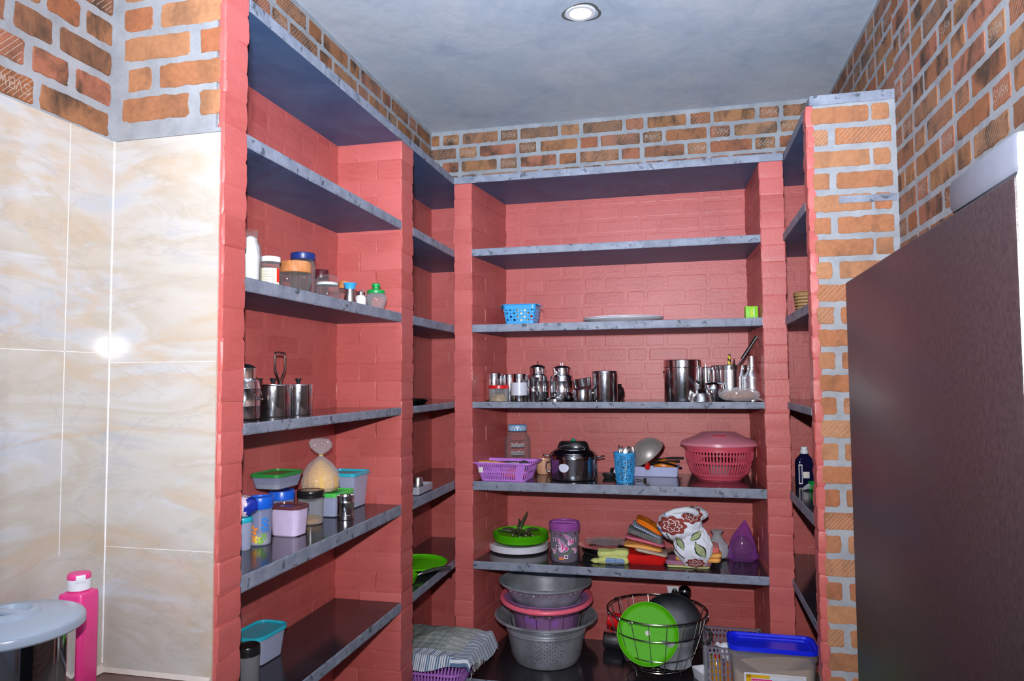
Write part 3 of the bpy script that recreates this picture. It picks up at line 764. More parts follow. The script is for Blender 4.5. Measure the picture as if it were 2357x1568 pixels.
# ================================================================ left bay, fourth shelf
def milk_can(label, x, y, z, r, h, a, group=None, swing=1):
    t = thing('milk_can', label, 'milk can', (x, y, z), a, group)
    vess([(r*.86, 0), (r*.96, .004), (r*.99, h*.06), (r*.985, h*.22), (r, h*.23), (r*.985, h*.24), (r*.985, h*.5), (r, h*.51), (r*.985, h*.52), (r*.97, h*.6), (r*.88, h*.655), (r*.74, h*.675), (r*.73, h*.69), (r*.73, h*.83)], .0012, t, 'body', STEEL)
    l = solid([(r*.76, h*.82), (r*.79, h*.825), (r*.79, h*.845), (r*.7, h*.87), (r*.45, h*.91), (.001, h*.92)], t, 'lid', STEEL)
    mm = M(); q = r*.16; mm.tube([(-q, 0, h*.905), (-q, 0, h*.985), (-q*.8, 0, h*.998), (q*.8, 0, h*.998), (q, 0, h*.985), (q, 0, h*.905)], .0022, 6); mm.build('lid_handle', STEEL, l)
    for s in (1, -1):
        mm = M(); mm.tube([(s*r*.735, .011*math.cos(k*PI/6), h*.76+.011*math.sin(k*PI/6)) for k in range(12)], .002, 6, closed=True); mm.build('ear', STEEL, t)
    mm = M(); pts = []
    for k in range(17):
        b = PI*k/16; pts.append((r*.78*math.cos(b)*(1+.42*math.sin(b)), swing*r*1.13*math.sin(b)**.7, h*.75-h*.42*math.sin(b)**.8))
    mm.tube(pts, .0022, 6); mm.build('bail', STEEL, t)
    return t
x, y, r, h = place(520, 598, 826, z4, X=-1.345)
milk_can('steel milk can with wire bail, half hidden at the left end of the shelf', x, y, z4, r, h, 1.9, swing=-1)
x, y, r, h = place(586, 669, 884, z4, vb=961)
canister('steel_canister', 'plain steel canister with a black knob, left and nearest of the row', x, y, z4, r, h, lid=.004, knob='black', dome=.003)
x2, y2, r2, h2 = place(654, 719, 884, z4, X=-1.345)
canister('steel_canister', 'steel canister with a black knob, right of the nearest one', x2, y2, z4, r2, h2, lid=.004, knob='black', dome=.003)
x3, y3, r3, h3 = place(567, 627, 884, z4, X=-1.455)
canister('steel_canister', 'steel canister with a black knob hidden behind, under the wire masher', x3, y3, z4, r3*.9, h3, lid=.004, knob='black', dome=.003)
x, y, r, h = place(592, 634, 810, z4, X=-1.44)
t = thing('potato_masher', 'bent wire potato masher standing up behind the canisters', 'masher', (x, y+.09, z4), 0)
hh = h
mm = M(); w = .034
for s in (1, -1):
    mm.tube([(0, s*.004, .012), (0, s*.004, hh*.52), (0, s*.012, hh*.58), (0, s*w, hh*.74), (0, s*w, hh*.97), (0, s*w*.85, hh*.995), (0, 0, hh)], .0044, 8)
mm.build('wire_handle', WIRE, t)
mm = M(); mm.tube([(.04*math.sin(k*.9)*(1), -.04+.08*k/12, .004) for k in range(13)], .0034, 8); mm.tube([(0, 0, .004), (0, 0, .014)], .005, 6); mm.build('mashing_foot', WIRE, t)

# ================================================================ left bay, fifth shelf
def dxy(u, v, zz): r_ = ray(u, v); p = r_*((zz-H)/r_.z); return p.x, p.y
x, y, r, h = place(774, 815, 1140, z5, vb=1199)
t = thing('steel_tumbler', 'ribbed steel tumbler near the right of the shelf', 'tumbler', (x, y, z5))
vess([(r*.9, 0), (r*.97, .002), (r*.96, h*.16), (r*1.0, h*.17), (r*1.0, h*.2), (r*.95, h*.21), (r*.95, h*.7), (r*.99, h*.72), (r*.95, h*.75), (r*.97, h*.93), (r*1.0, h*.95), (r*.98, h)], .0015, t, 'body', STEEL)
x, y, r, h = place(683, 746, 1127, z5, vb=1211)
t = thing('storage_jar', 'clear cylindrical jar with black ring lid and a little dry food in the bottom', 'jar', (x, y, z5))
vess([(r*.86, 0), (r*.93, .004), (r*.93, h*.86)], .002, t, 'body', PET)
pebbles(t, 'dry_snack', plain('dry_snack', srgb(150,120,80), .8, var=.4), r*.88, .004, .028, .004, 46, 2.2)
solid([(r*.96, h*.78), (r*.99, h*.79), (r*.99, h*.86), (r*.97, h*.87), (r*1.0, h*.89), (r*1.0, h*.97), (r*.95, h), (r*.7, h), (r*.68, h*.985)], t, 'lid', BLACK)
solid([(r*.68, h*.97), (r*.68, h*.988), (.001, h*.99)], t, 'lid_window', plain('pale_lid_window', srgb(170,140,130), .3))
px, py = dxy(676, 1238, z5)
tub('storage_box', 'lilac storage box with a glossy brown lid at the front', -1.388, 2.342, z5, .118, .088, .108, LILAC, BROWNL, rz=-.06, r=.022, taper=.90, lid_h=.012)
# green lidded clear box in the middle
tub('storage_box', 'clear box with a bright green lid under the tied bag', -1.435, 2.73, z5, .145, .15, .098, FROST, col('leaf_green_plastic', 78, 196, 84, .3), rz=-.04, r=.012, taper=.9, lid_h=.016)
# big turquoise lidded box at the back right
tub('storage_box', 'large tall frosted box with turquoise lid in the far corner of the shelf', -1.45, 2.912, z5, .15, .155, .154, FROST, TURQ, r=.014, taper=.86, lid_h=.014, over=.006, recess=.008)
# bag of noodles
bx, by = -1.452, 2.69
t = thing('food_bag', 'knotted clear plastic bag of yellow puffed grain on the bright green lid', 'bag', (bx, by+.0, z5+.0985-.062*.88), .5); t.scale = (.9, .9, .88)
fn = blobby(3, .07, 2.4)
mm = M(); prof = []
mm.lathe([(.04, .062), (.066, .066), (.082, .085), (.084, .12), (.074, .16), (.055, .19), (.03, .212), (.012, .224), (.007, .229), (.009, .235), (.03, .25), (.044, .268), (.047, .29), (.036, .308), (.012, .312)], 40,
        wob=lambda f, q: (1+.05*math.sin(f*2*PI*7+q*25)+(.22*math.sin(f*2*PI*3+1+q*30) if q > .24 else 0)+.03*math.sin(f*2*PI*13)), cap0=True, cap1=True)
mm.build('bag_film', BAG, t)
mm = M(); mm.lathe([(.038, .064), (.064, .068), (.079, .086), (.08, .125), (.068, .15), (.045, .18), (.02, .205), (.001, .21)], 32, wob=lambda f, q: 1+.03*math.sin(f*9)); n0 = 0
for i in range(220):
    a = random.uniform(0, 2*PI); q = random.random(); zz = .07+.05*random.random(); rr_ = .0775 if q < .75 else .06*random.random()
    if rr_ < .07: zz = .075+.04*random.random(); rr_ = .078
    s0 = len(mm.v); mm.sphere((0,0,0), .0045, .0022, .002, 6, 4)
    mm.xf(Matrix.Translation((rr_*math.cos(a), rr_*math.sin(a), zz)) @ Matrix.Rotation(a+PI/2+random.uniform(-1, 1), 4, 'Z') @ Matrix.Rotation(random.uniform(-.8, .8), 4, 'Y'), s0)
o = mm.build('puffed_grain', plain('puffed_grain', srgb(232,190,110), .7, var=.2, vs=120), t); o['kind'] = 'stuff'
mm = M(); mm.tube([(.009*math.cos(k*PI/8), .009*math.sin(k*PI/8), .2295) for k in range(16)], .0018, 6, closed=True); mm.build('rubber_band', plain('yellow_band', srgb(220,220,110), .5), t)
# blue lidded flower printed tubs
def flower_tub(label, u0, u1, vt, vb, deco, X=None):
    x, y, r, h = place(u0, u1, vt, z5, vb=None if X else vb, X=X)
    t = thing('storage_tub', label, 'container', (x, y, z5)); k = .93
    b = vess([(r*.80, 0), (r*.86, .004), (r*k, h*.72), (r*.95, h*.74), (r*.95, h*.86)], .002, t, 'body', FROSTC)
    solid([(r*.96, h*.76), (r*.99, h*.77), (r*1.0, h*.98), (r*.97, h), (r*.9, h), (r*.86, h*.965), (.001, h*.965)], t, 'lid', BLUE)
    pebbles(t, 'rice', plain('pale_rice', srgb(222,212,176), .8), r*.82, .004, h*.22, .0022, 60, 1.8)
    aim = math.atan2(-y, -x)
    def Pf(u, v, e):
        rad = r*(.86+(k-.86)*v/(h*.72))+e; a = aim+u/rad; return (rad*math.cos(a), rad*math.sin(a), v)
    for nm, mt, L_ in deco:
        mm = M()
        for (cu, cv, cr, pet) in L_: decal_flower(mm, Pf, (cu*r, cv*h), cr*r*1.35, pet, random.random())
        mm.build(nm, mt, b, smooth=False)
    return t
of, bf, gf, yf = col('orange_print', 240, 140, 40, .5), col('blue_print', 40, 130, 225, .5), col('green_print', 110, 180, 50, .5), col('yellow_print', 245, 215, 70, .5)
flower_tub('frosted tub with blue lid and orange and blue flower print, front left', 568, 627, 1143, 1259,
    [('orange_flowers', of, [(-.55, .33, .30, 5), (-.6, .16, .26, 5)]), ('blue_flowers', bf, [(.42, .38, .28, 5), (.38, .52, .24, 5)]), ('green_flowers', gf, [(.05, .1, .2, 6), (.3, .2, .2, 5)]), ('yellow_flower', yf, [(-.2, .14, .22, 5)])])
flower_tub('frosted tub with blue lid, full of snack, behind the lilac box', 619, 678, 1128, 1232,
    [('orange_flowers', of, [(-.65, .22, .3, 5), (-.1, .12, .25, 5), (-.6, .5, .2, 5), (-.5, .1, .25, 5)]), ('blue_flowers', bf, [(-.45, .36, .3, 5)]), ('yellow_flower', yf, [(-.2, .3, .2, 5), (-.75, .36, .16, 6)])], X=-1.488)
# green lidded box standing on the blue lids
hx, hy = -1.405, 2.245
tub('storage_box', 'flat clear box with a dark green lid stacked on top of the blue lidded tubs', -1.465, 2.385, z5+.160, .12, .165, .058, FROSTC, DGREEN, rz=-.05, r=.02, taper=.86, lid_h=.012, fill=plain('grey_flour', srgb(190,180,160), .9), fill_h=.018)
# pieces cut off by the pier
x, y, r, h = place(534, 580, 1189, z5, vb=1270)
t = thing('storage_tub', 'slim frosted tub with turquoise lid, mostly hidden behind the front pier', 'container', (x+.0, y, z5))
vess([(r*.8, 0), (r*.86, .004), (r*.96, h*.88)], .002, t, 'body', FROST)
solid([(r*.98, h*.84), (r*1.02, h*.86), (r*1.02, h*.97), (r*.95, h), (.001, h)], t, 'lid', TURQ)
t = thing('snack_packet', 'crumpled blue, white and orange packet resting on the slim turquoise lidded tub', 'packet', (x+.006, y-.012, z5+h+.0005), .1)
fn = blobby(8, .12, 2)
mm = M(); mm.sphere((0, 0, .036), .052, .036, .036, 28, 16, fn)
for i, f in enumerate(mm.f):
    c = sum((Vector(mm.v[k]) for k in f), Vector())/len(f)
    mm.m[i] = 0 if c.x > .026 else (1 if c.x > .002 else 2)
mm.build('film', [col('blue_film', 30, 50, 165, .3), col('white_film', 228, 210, 230, .3), col('orange_print_film', 245, 130, 50, .3)], t)

# ================================================================ left bay, sixth shelf
px, py = dxy(600, 1538, z6)
tub('storage_box', 'clear box with wide turquoise lid alone on the lower shelf', -1.472, 2.295, z6, .12, .18, .105, FROST, TURQ, r=.035, taper=.86, lid_h=.012, over=.006, rz=-.06)
x, y, r, h = place(541, 597, 1485, z6, vb=1585)
t = thing('storage_jar', 'jar with black screw lid at the bottom left, cut off by the pier', 'jar', (x, y, z6))
vess([(r*.9, 0), (r*.95, .004), (r*.95, h*.82)], .002, t, 'body', FROSTD)
solid([(r*.97, h*.76), (r*1.0, h*.77), (r*1.0, h*.97), (r*.96, h), (r*.85, h), (r*.8, h*.975), (.001, h*.975)], t, 'lid', BLACK)

# ================================================================ narrow far left bay
x, y, r, h = place(905, 1043, 912, z4, Y=3.42)
t = thing('steel_tray', 'shallow round dark steel tray on the narrow far left shelf', 'tray', (-1.395, 3.44, z4))
vess([(.10, 0), (.115, .002), (.138, .022), (.148, .024), (.15, .022)], .0015, t, 'body', DSTEEL)
t = thing('cutlery_tray', 'grey metal tray on the far left shelf with a steel tumbler in it', 'tray', (-1.300, 3.345, z5), 0)
mm = M(); W, D, hh = .13, .2, .038
mm.loft([rring(0,0,W-.01,D-.01,.008,0), rring(0,0,W,D,.01,.004), rring(0,0,W,D,.01,hh), rring(0,0,W-.003,D-.003,.009,hh), rring(0,0,W-.003,D-.003,.009,.003)], True, True); mm.build('body', plain('pale_tray_metal', srgb(150,152,166), .4), t)
t = thing('steel_tumbler', 'brushed steel tumbler standing upside down in the grey tray', 'tumbler', (-1.290, 3.375, z5+.0035))
solid([(.030, 0), (.031, .002), (.023, .062), (.021, .066), (.001, .066)], t, 'body', STEEL2)
t = thing('knife', 'steel blade standing in the grey tray at its left end', 'knife', (-1.30, 3.29, z5+.0035), rot=(0, -.25, .2))
mm = M(); mm.loft([[(-.002,-.008,0),(.002,-.008,0),(.002,.008,0),(-.002,.008,0)], [(-.001,-.007,.09),(.001,-.007,.09),(.001,.006,.09),(-.001,.006,.09)], [(-.0006,-.001,.105),(.0006,-.001,.105),(.0006,.001,.105),(-.0006,.001,.105)]], True, True); mm.build('blade', STEEL, t)
def plate(name, label, loc, r, h, mat, group=None, t=.0025, rot=None, cat='plate'):
    mm = M(); mm.lathe(shell([(r*.72, 0), (r*.78, .001), (r*.93, h*.35), (r*.985, h*.62), (r*1.0, h*.66), (r*1.003, h), (r*.998, h+.0008)], t), 56, cap0=False, cap1=False)
    o = mm.build(name, mat, None, loc, rot=rot); return tag(o, label, cat, group)
px, py = -1.383, 3.46
# added dish, coloured as shade and reflection under the plate; frying pan in front
t = thing('cooking_pot', 'low added dish in the dark green of the shade and reflection beneath the big green plate on the far left shelf', 'dish', (-1.375, 3.53, z6))
vess([(.10, 0), (.112, .003), (.125, .017), (.13, .019)], .002, t, 'body', col('plate_shade_green', 30, 84, 44, .25))
plate('dinner_plate', 'big lime green plate lying on the shade-coloured dish in the narrow far left bay', (-1.365, 3.535, z6+.0205), .165, .018, LIME)
t = thing('frying_pan', 'small lime green frying pan with black handle poking out over the shelf edge', 'frying pan', (-1.335, 3.285, z6), math.radians(32))
vess([(.052, 0), (.06, .003), (.074, .036), (.076, .038)], .003, t, 'body', [LIME])
solid([(.055, .0035), (.056, .0045), (.001, .0045)], t, 'coating', plain('grey_nonstick', srgb(80,90,110), .4))
mm = M(); mm.tube([(.072, 0, .030), (.088, 0, .036), (.10, 0, .040)], .005, 8); mm.build('bracket', STEEL, t)
mm = M(); s0 = 0
mm.tube([(.098, 0, .040), (.12, 0, .047), (.16, 0, .056), (.20, 0, .060), (.228, 0, .058), (.240, 0, .054)], .0115, 10); mm.xf(Matrix.Diagonal((1, 1, .8, 1)) @ Matrix.Translation((0, 0, .008))); mm.build('handle', BLACKM, t)
# ================================================================ back shelves, third level
def basket_shell(mm, w, d, h, r, taper, holef, nu=160, nv=30, th=.002, wfn=None):
    per = []
    N = nu
    def outline(w_, d_, r_):
        P = rr(w_, d_, r_, 12); L = [0]
        for i in range(len(P)): L.append(L[-1]+math.dist(P[i], P[(i+1) % len(P)]))
        out = []; k = 0
        for i in range(N):
            s = L[-1]*i/N
            while L[k+1] < s: k += 1
            f = (s-L[k])/max(1e-9, L[k+1]-L[k]); p, q = P[k], P[(k+1) % len(P)]
            out.append((p[0]+(q[0]-p[0])*f, p[1]+(q[1]-p[1])*f))
        return out
    O0 = outline(w*taper, d*taper, r*taper); O1 = outline(w, d, r)
    def surf(u, v):
        i = int(round(u*N)) % N; f = wfn(v) if wfn else v
        x = O0[i][0]*(1-f)+O1[i][0]*f; y = O0[i][1]*(1-f)+O1[i][1]*f
        a, b = O1[(i+1) % N], O1[i-1]; t_ = Vector((a[0]-b[0], a[1]-b[1])); n_ = Vector((t_.y, -t_.x, 0))
        return (x, y, v*h), n_
    perf(mm, surf, nu, nv, holef, th)
    return O0, O1

# sky blue basket
x, y, r, h = place(1162, 1240, 704, z3, Y=3.875)
t = thing('storage_basket', 'small sky blue perforated basket on the third back shelf', 'basket', (x, y, z3))
W, D = 2*r, .15; hh = h
mm = M()
def hb(u, v):
    if v < .14 or v > .8: return False
    # long sides take u 0.. in four runs; round holes on a lattice
    q = (u*30) % 1-.5; row = (v-.14)/.66*4; k = int(row); s = row % 1-.5
    col_i = int(u*30); big = (col_i+k) % 2 == 0
    return (q*q*1.0+s*s) < (.15 if big else .035)
O0, O1 = basket_shell(mm, W, D, hh, .02, .84, hb, 360, 44)
mm.loft([rring(0,0,W*.84,D*.84,.017,0), rring(0,0,W*.84,D*.84,.017,.003)], True, True)
mm.loft([rring(0,0,W,D,.02,hh-.002), rring(0,0,W+.012,D+.010,.024,hh-.001), rring(0,0,W+.014,D+.012,.024,hh+.002), rring(0,0,W-.004,D-.004,.018,hh+.002), rring(0,0,W-.004,D-.004,.018,hh-.002)], False, False)
mm.build('body', SKY, t)
for s in (1, -1):
    mm = M(); R = []
    for k in range(7):
        q = k/6; xx = s*(W/2+.004+.020*q); ww = .05*(1-q*.55); zz = hh+.001-.012*q*q
        R.append([(xx, -ww, zz), (xx, ww, zz), (xx, ww, zz-.003), (xx, -ww, zz-.003)])
    mm.loft(R, True, True); mm.build('handle', SKY, t)
tc = tag(solid([(.03, 0), (.032, .002), (.034, hh-.002), (.032, hh+.001), (.001, hh+.001)], None, 'round_tin', CREAM, loc=(x+.005, y, z3+.0035)), 'cream round tin filling the sky blue basket', 'tin')
for q, (ox, cc) in enumerate(((-.055, col('navy_packet', 40, 60, 130)), (.062, REDL))):
    mm = M(); mm.sphere((0,0,.026), .018, .03, .026, 16, 10, blobby(q+20, .1))
    o = mm.build('sauce_packet', cc, None, (x+ox, y, z3+.0035)); tag(o, ['dark blue sachet in the left of the sky blue basket', 'red sachet in the right of the sky blue basket'][q], 'sachet')
# white oval platters
x, y, r, h = place(1341, 1525, 724, z3, Y=3.985)
mm = M(); mm.lathe(shell([(r*.62, 0), (r*.66, .001), (r*.82, .010), (r*.97, .021), (r*1.0, .024), (r*1.0, .0265)], .003), 72, cap0=False, cap1=False, sy=.82)
pl = mm.build('serving_plate', WHITEC, None, (x, y, z3)); tag(pl, 'wide white oval serving plate, lower of the stacked pair', 'plate', 'white serving plates')
dup(pl, (x+.004, y, z3+.0085), label='wide white oval serving plate, upper of the stacked pair')
x, y, r, h = place(1715, 1742, 706, z3, Y=3.86)
t = thing('tea_box', 'little green printed box at the right end of the third back shelf', 'box', (x, y, z3), .12)
mm = M(); mm.bbox(-r, -.02, 0, r, .02, h, .0012); bo = mm.build('body', col('lime_card', 130, 205, 40, .5), t)
mm = M(); text_mesh(mm, 'Alpha', .019, Matrix.Translation((-.002, -.0204, h*.5)) @ Matrix.Rotation(PI/2, 4, 'X') @ Matrix.Rotation(PI/2, 4, 'Z')); mm.build('lettering', col('yellow_ink', 250, 225, 40, .5), bo, smooth=False)
mm = M(); mm.bbox(.008, -.0206, h*.15, .012, -.02, h*.85, .0002); mm.build('white_print', WHITE, bo)

# ================================================================ back shelves, fourth level: steel
def P4(u0, u1, vt, Y): return place(u0, u1, vt, z4, Y=Y)
x, y, r, h = P4(1117, 1157, 857, 3.93)
canister('steel_canister', 'tall steel canister with rounded lid behind the red lidded jar', x, y, z4, r*1.0, h, lid=.034, dome=.006)
x, y, r, h = P4(1153, 1193, 861, 3.96)
canister('steel_canister', 'steel canister half hidden between the frosted one and the leftmost', x, y, z4, r*.9, h, lid=.02, dome=.003)
x, y, r, h = P4(1176, 1214, 860, 3.855)
t = canister('steel_canister', 'steel canister with a frosted grey label band in front of the milk can', x, y, z4, r, h, lid=.03, dome=.003)
mm = M(); mm.lathe([(r*.992, h*.22), (r*1.002, h*.22), (r*1.002, h*.68), (r*.992, h*.68)], 40, cap0=False, cap1=False); mm.build('frosted_band', col('misty_film', 196, 200, 214, .35), t)
x, y, r, h = P4(1124, 1172, 887, 3.81)
t = thing('plastic_jar', 'clear plastic jar with bright red lid on the fourth back shelf', 'jar', (x, y, z4))
vess([(r*.88, 0), (r*.94, .003), (r*.94, h*.8)], .0015, t, 'body', PET)
solid([(r*.94, h*.8), (r*.98, h*.81), (r*.98, h*.98), (r*.93, h), (.001, h)], t, 'lid', REDP)
pebbles(t, 'dried_fruit', plain('dried_fruit', srgb(166,140,100), .8, var=.5, vs=60), r*.84, .003, h*.42, .009, 26, 1.3)
x, y, r, h = P4(1214, 1241, 869, 3.80)
for q, (zz, sc, lab) in enumerate(((0, 1, 'small steel tumbler on the shelf with another stacked in it'), (h*.62, 1, 'small plain steel tumbler stacked in the mouth of another'))):
    t = thing('steel_tumbler', lab, 'tumbler', (x, y, z4+zz), 0, 'small steel tumblers')
    hh = h*.58 if q == 0 else h*.38
    vess([(r*.82, 0), (r*.86, .002), (r*.93, hh*.7), (r*.98, hh*.74), (r*.93, hh*.78), (r*.99, hh*.94), (r*1.0, hh)], .001, t, 'body', STEEL)
x, y, r, h = P4(1213, 1262, 832, 3.95)
milk_can('steel milk can behind the stacked tumblers, left of the two on the back shelf', x, y, z4, r*1.0, h, -1.25, swing=-1)
x, y, r, h = P4(1265, 1321, 834, 3.94)
milk_can('steel milk can with slanting wire bail, right of the two on the back shelf', x, y, z4, r*1.0, h, -1.9, swing=-1)
x, y, r, h = P4(1257, 1297, 908, 3.805)
t = thing('pot_lid', 'small domed steel lid lying on the front of the back shelf', 'lid', (x, y, z4))
solid([(r*.92, 0), (r*.94, .001), (r*.94, .012), (r*1.02, .013), (r*1.02, .015), (r*.8, .019), (r*.6, .026), (r*.2, .029), (.001, .03)], t, 'cover', STEEL)
solid([(.003, .029), (.003, .034), (.007, .036), (.007, .040), (.001, .042)], t, 'knob', STEEL, 16)
x, y, r, h = P4(1290, 1330, 903, 3.86)
t = thing('ladle', 'dark steel ladle lying between the lid and the tiffin bowls', 'ladle', (x-.004, y+.005, z4), .4)
mm = M(); mm.lathe(shell([(.012, 0), (.026, .006), (.034, .016), (.036, .022)], .0015), 28, cap0=False, cap1=False); mm.build('bowl', DSTEEL, t)
mm = M(); mm.tube([(-.034, 0, .02), (-.048, -.003, .027), (-.066, -.006, .032), (-.085, -.01, .03)], .0035, 8); mm.build('handle', DSTEEL, t)
x, y, r, h = P4(1318, 1365, 896, 3.83)
t = thing('tiffin_bowl', 'polished steel tiffin bowl under the tilted one', 'bowl', (x, y, z4))
vess([(r*.8, 0), (r*.92, .006), (r*.97, h*.35), (r*.94, h*.6), (r*.94, h*.94), (r*1.0, h)], .0012, t, 'body', STEEL)
for s in (1, -1):
    mm = M(); mm.tube([(s*r*.93, -.010, h*.7), (s*r*1.12, -.010, h*.72), (s*r*1.12, .010, h*.72), (s*r*.93, .010, h*.7)], .0022, 6); mm.build('clip', STEEL, t)
x2, y2, r2, h2 = P4(1323, 1366, 872, 3.86)
t = thing('tiffin_bowl', 'steel bowl tipped over on top of the tiffin bowl', 'bowl', (x+.002, y+.012, z4+h+.0115), rot=(.03, -.16, 0))
vess([(r2*.8, 0), (r2*.86, .003), (r2*.96, .045), (r2*1.0, .047)], .0012, t, 'body', STEEL)
x, y, r, h = P4(1363, 1421, 853, 3.85)
t = canister('steel_canister', 'straight steel canister with threaded flat lid left of the gap', x, y, z4, r, h, lid=.016, dome=.002, rings=())
mm = M()
for zz in (h-.014, h-.009): mm.lathe([(r*1.0, zz-.0015), (r*1.018, zz), (r*1.0, zz+.0015)], 40, cap0=False, cap1=False)
mm.build('lid_thread', STEEL, t)
x, y, r, h = P4(1396, 1438, 884, 3.97)
t = thing('round_pot', 'dark round bellied pot behind the straight canister', 'pot', (x, y, z4))
vess([(r*.4, 0), (r*.8, h*.14), (r*1.0, h*.45), (r*.88, h*.75), (r*.62, h*.9), (r*.7, h)], .002, t, 'body', plain('dark_bronze', (.05,.03,.03,1), .22, metal=.7))

x, y, r, h = P4(1527, 1613, 827, 3.885)
t = canister('steel_canister', 'biggest steel drum canister on the back shelf, wide rimmed lid', x, y, z4, r*.985, h, lid=.042, dome=.004)
for s in (-1.9,):
    mm = M(); a = PI*1.02; mm.tube([(r*1.0*math.cos(a+q*.14), r*1.0*math.sin(a+q*.14), h*.72-.012*math.cos(q*1.57)) for q in (-1, -.5, 0, .5, 1)], .0025, 6); mm.build('side_handle', STEEL, t); t.rotation_euler = (0, 0, 0)
x, y, r, h = P4(1611, 1637, 844, 3.975)
canister('steel_canister', 'slim steel canister with pin knob between the drum and wide pot', x, y, z4, r*.95, h, lid=.018, dome=.004, knob='pin')
x, y, r, h = P4(1601, 1617, 880, 3.93-.06)
x, y, r, h = P4(1618, 1667, 876, 3.868)
t = thing('sugar_pot', 'rounded steel sugar pot with stepped lid behind the upturned bowl', 'pot', (x, y, z4))
vess([(r*.66, 0), (r*.74, .004), (r*.94, h*.4), (r*.97, h*.58), (r*.9, h*.62), (r*.86, h*.8)], .0012, t, 'body', STEEL)
solid([(r*.9, h*.78), (r*.95, h*.79), (r*.95, h*.81), (r*.8, h*.88), (r*.4, h*.93), (.001, h*.94)], t, 'lid', DSTEEL)
solid([(.003, h*.93), (.003, h*.97), (.006, h*.98), (.005, h*1.01), (.001, h*1.02)], t, 'knob', STEEL, 16)
x, y, r, h = P4(1590, 1640, 905, 3.80)
t = thing('steel_bowl', 'small brushed steel bowl standing upside down at the shelf front', 'bowl', (x, y, z4))
solid([(r*.98, 0), (r*1.0, .001), (r*.96, .004), (r*.88, h*.5), (r*.74, h*.86), (r*.62, h), (r*.55, h*.985), (.001, h*.985)], t, 'body', STEEL2)
x, y, r, h = P4(1638, 1719, 841, 3.965)
t = thing('stock_pot', 'wide open steel pot holding utensils on the back shelf', 'pot', (x, y, z4))
vess([(r*.9, 0), (r*.96, .006), (r*.96, h*.86), (r*1.0, h*.87), (r*1.02, h*.99), (r*1.0, h)], .0015, t, 'body', STEEL)
pot_c = (x, y)
t = thing('knife', 'knife with a yellow, black and red twisted handle standing in the wide pot', 'knife', (x-.012, y+.01, z4+.006), rot=(0, .06, 0))
mm = M(); mm.box(-.001, -.009, 0, .001, .009, .17); mm.build('blade', STEEL, t)
mm = M()
rings = []
for k in range(24):
    zz = .168+.075*k/23; rr_ = .0085*(1-.35*(k/23)**3); rings.append([(rr_*math.cos(2*PI*i/12), rr_*math.sin(2*PI*i/12), zz) for i in range(12)])
mm.loft(rings, True, True)
for i, f in enumerate(mm.f):
    c = sum((Vector(mm.v[k]) for k in f), Vector())/len(f); q = (math.atan2(c.y, c.x)/(2*PI)+(c.z-.168)*34) % 1
    mm.m[i] = 1 if q < .42 else (2 if c.z < .19 and q > .8 else 0)
mm.build('handle', [col('yellow_handle', 220, 190, 40, .35), BLACK, REDP], t)
t = thing('spatula', 'dark blade tip standing behind the yellow handled knife', 'spatula', (x+.006, y+.02, z4+.006), rot=(0, .1, .3))
mm = M(); mm.loft([[(-.004,-.001,0),(.004,-.001,0),(.004,.001,0),(-.004,.001,0)], [(-.010,-.001,.17),(.010,-.001,.17),(.010,.001,.17),(-.010,.001,.17)], [(-.001,-.001,.222),(.006,-.001,.21),(.006,.001,.21),(-.001,.001,.222)]], True, True); mm.build('blade', DSTEEL, t)
t = thing('ladle', 'ladle with long black handle leaning right out of the wide pot', 'ladle', (x-.073, y-.01, z4+.008), rot=(0, math.radians(33), .0))
mm = M(); mm.tube([(0, 0, .0), (0, 0, .27)], .0045, 8); mm.build('shaft', STEEL, t)
mm = M(); mm.tube([(0, 0, .255), (0, 0, .27), (0, 0, .30), (0, 0, .355), (0, 0, .385), (0, 0, .395)], .0115, 10); s0 = 0; mm.xf(Matrix.Diagonal((.8, 1.15, 1, 1))); mm.build('handle', BLACK, t)
t = thing('spoon', 'steel serving spoon leaning beside the black handle', 'spoon', (x-.055, y+.02, z4+.008), rot=(0, math.radians(31), 0))
mm = M(); mm.tube([(0, 0, 0), (0, 0, .22), (0, 0, .275)], .004, 8); mm.build('stem', STEEL, t)
x, y, r, h = P4(1710, 1749, 820, 3.90)
t = thing('steel_bottle', 'steel oil bottle with a slim neck at the right end of the back shelf', 'bottle', (x, y, z4))
vess([(r*.93, 0), (r, .003), (r, h*.48), (r*.97, h*.49), (r*.99, h*.51), (r*.93, h*.56), (r*.68, h*.64), (r*.58, h*.68), (r*.54, h*.70), (r*.54, h*.76), (r*.48, h)], .0012, t, 'body', STEEL2)
mm = M(); mm.lathe([(r*.54, h*.745), (r*.565, h*.75), (r*.54, h*.76)], 32, cap0=False, cap1=False); mm.build('neck_ring', STEEL, t)
x, y, r, h = P4(1655, 1748, 894, 3.825)
t = thing('food_bag', 'crumpled clear bag of brown dried food lying on the back shelf', 'bag', (x, y, z4))
mm = M(); mm.sphere((0, 0, h*.52), r*.98, .042, h*.52, 36, 18, lambda d: 1+.10*noise.noise(d*4+Vector((3,1,2)))+.05*noise.noise(d*11)); mm.build('bag_film', BAG, t)
mm = M(); mm.sphere((0, 0, h*.46), r*.80, .034, h*.43, 30, 16, blobby(5, .12, 3)); o = mm.build('dried_food', plain('dried_food', srgb(150,116,96), .8, var=.35, vs=60), t); o['kind'] = 'stuff'
mm = M(); mm.loft([[(r*.8,-.012,.012),(r*.8,.012,.012),(r*.8,.010,.026),(r*.8,-.010,.026)], [(r*1.12,-.02,.003),(r*1.12,.022,.004),(r*1.1,.02,.012),(r*1.1,-.018,.009)]], True, True); mm.build('bag_tail', BAG, t)
# thin clear lining bag peeking behind

# ================================================================ back shelves, fifth level
def P5(u0, u1, vt, vb): return place(u0, u1, vt, z5, vb=vb)
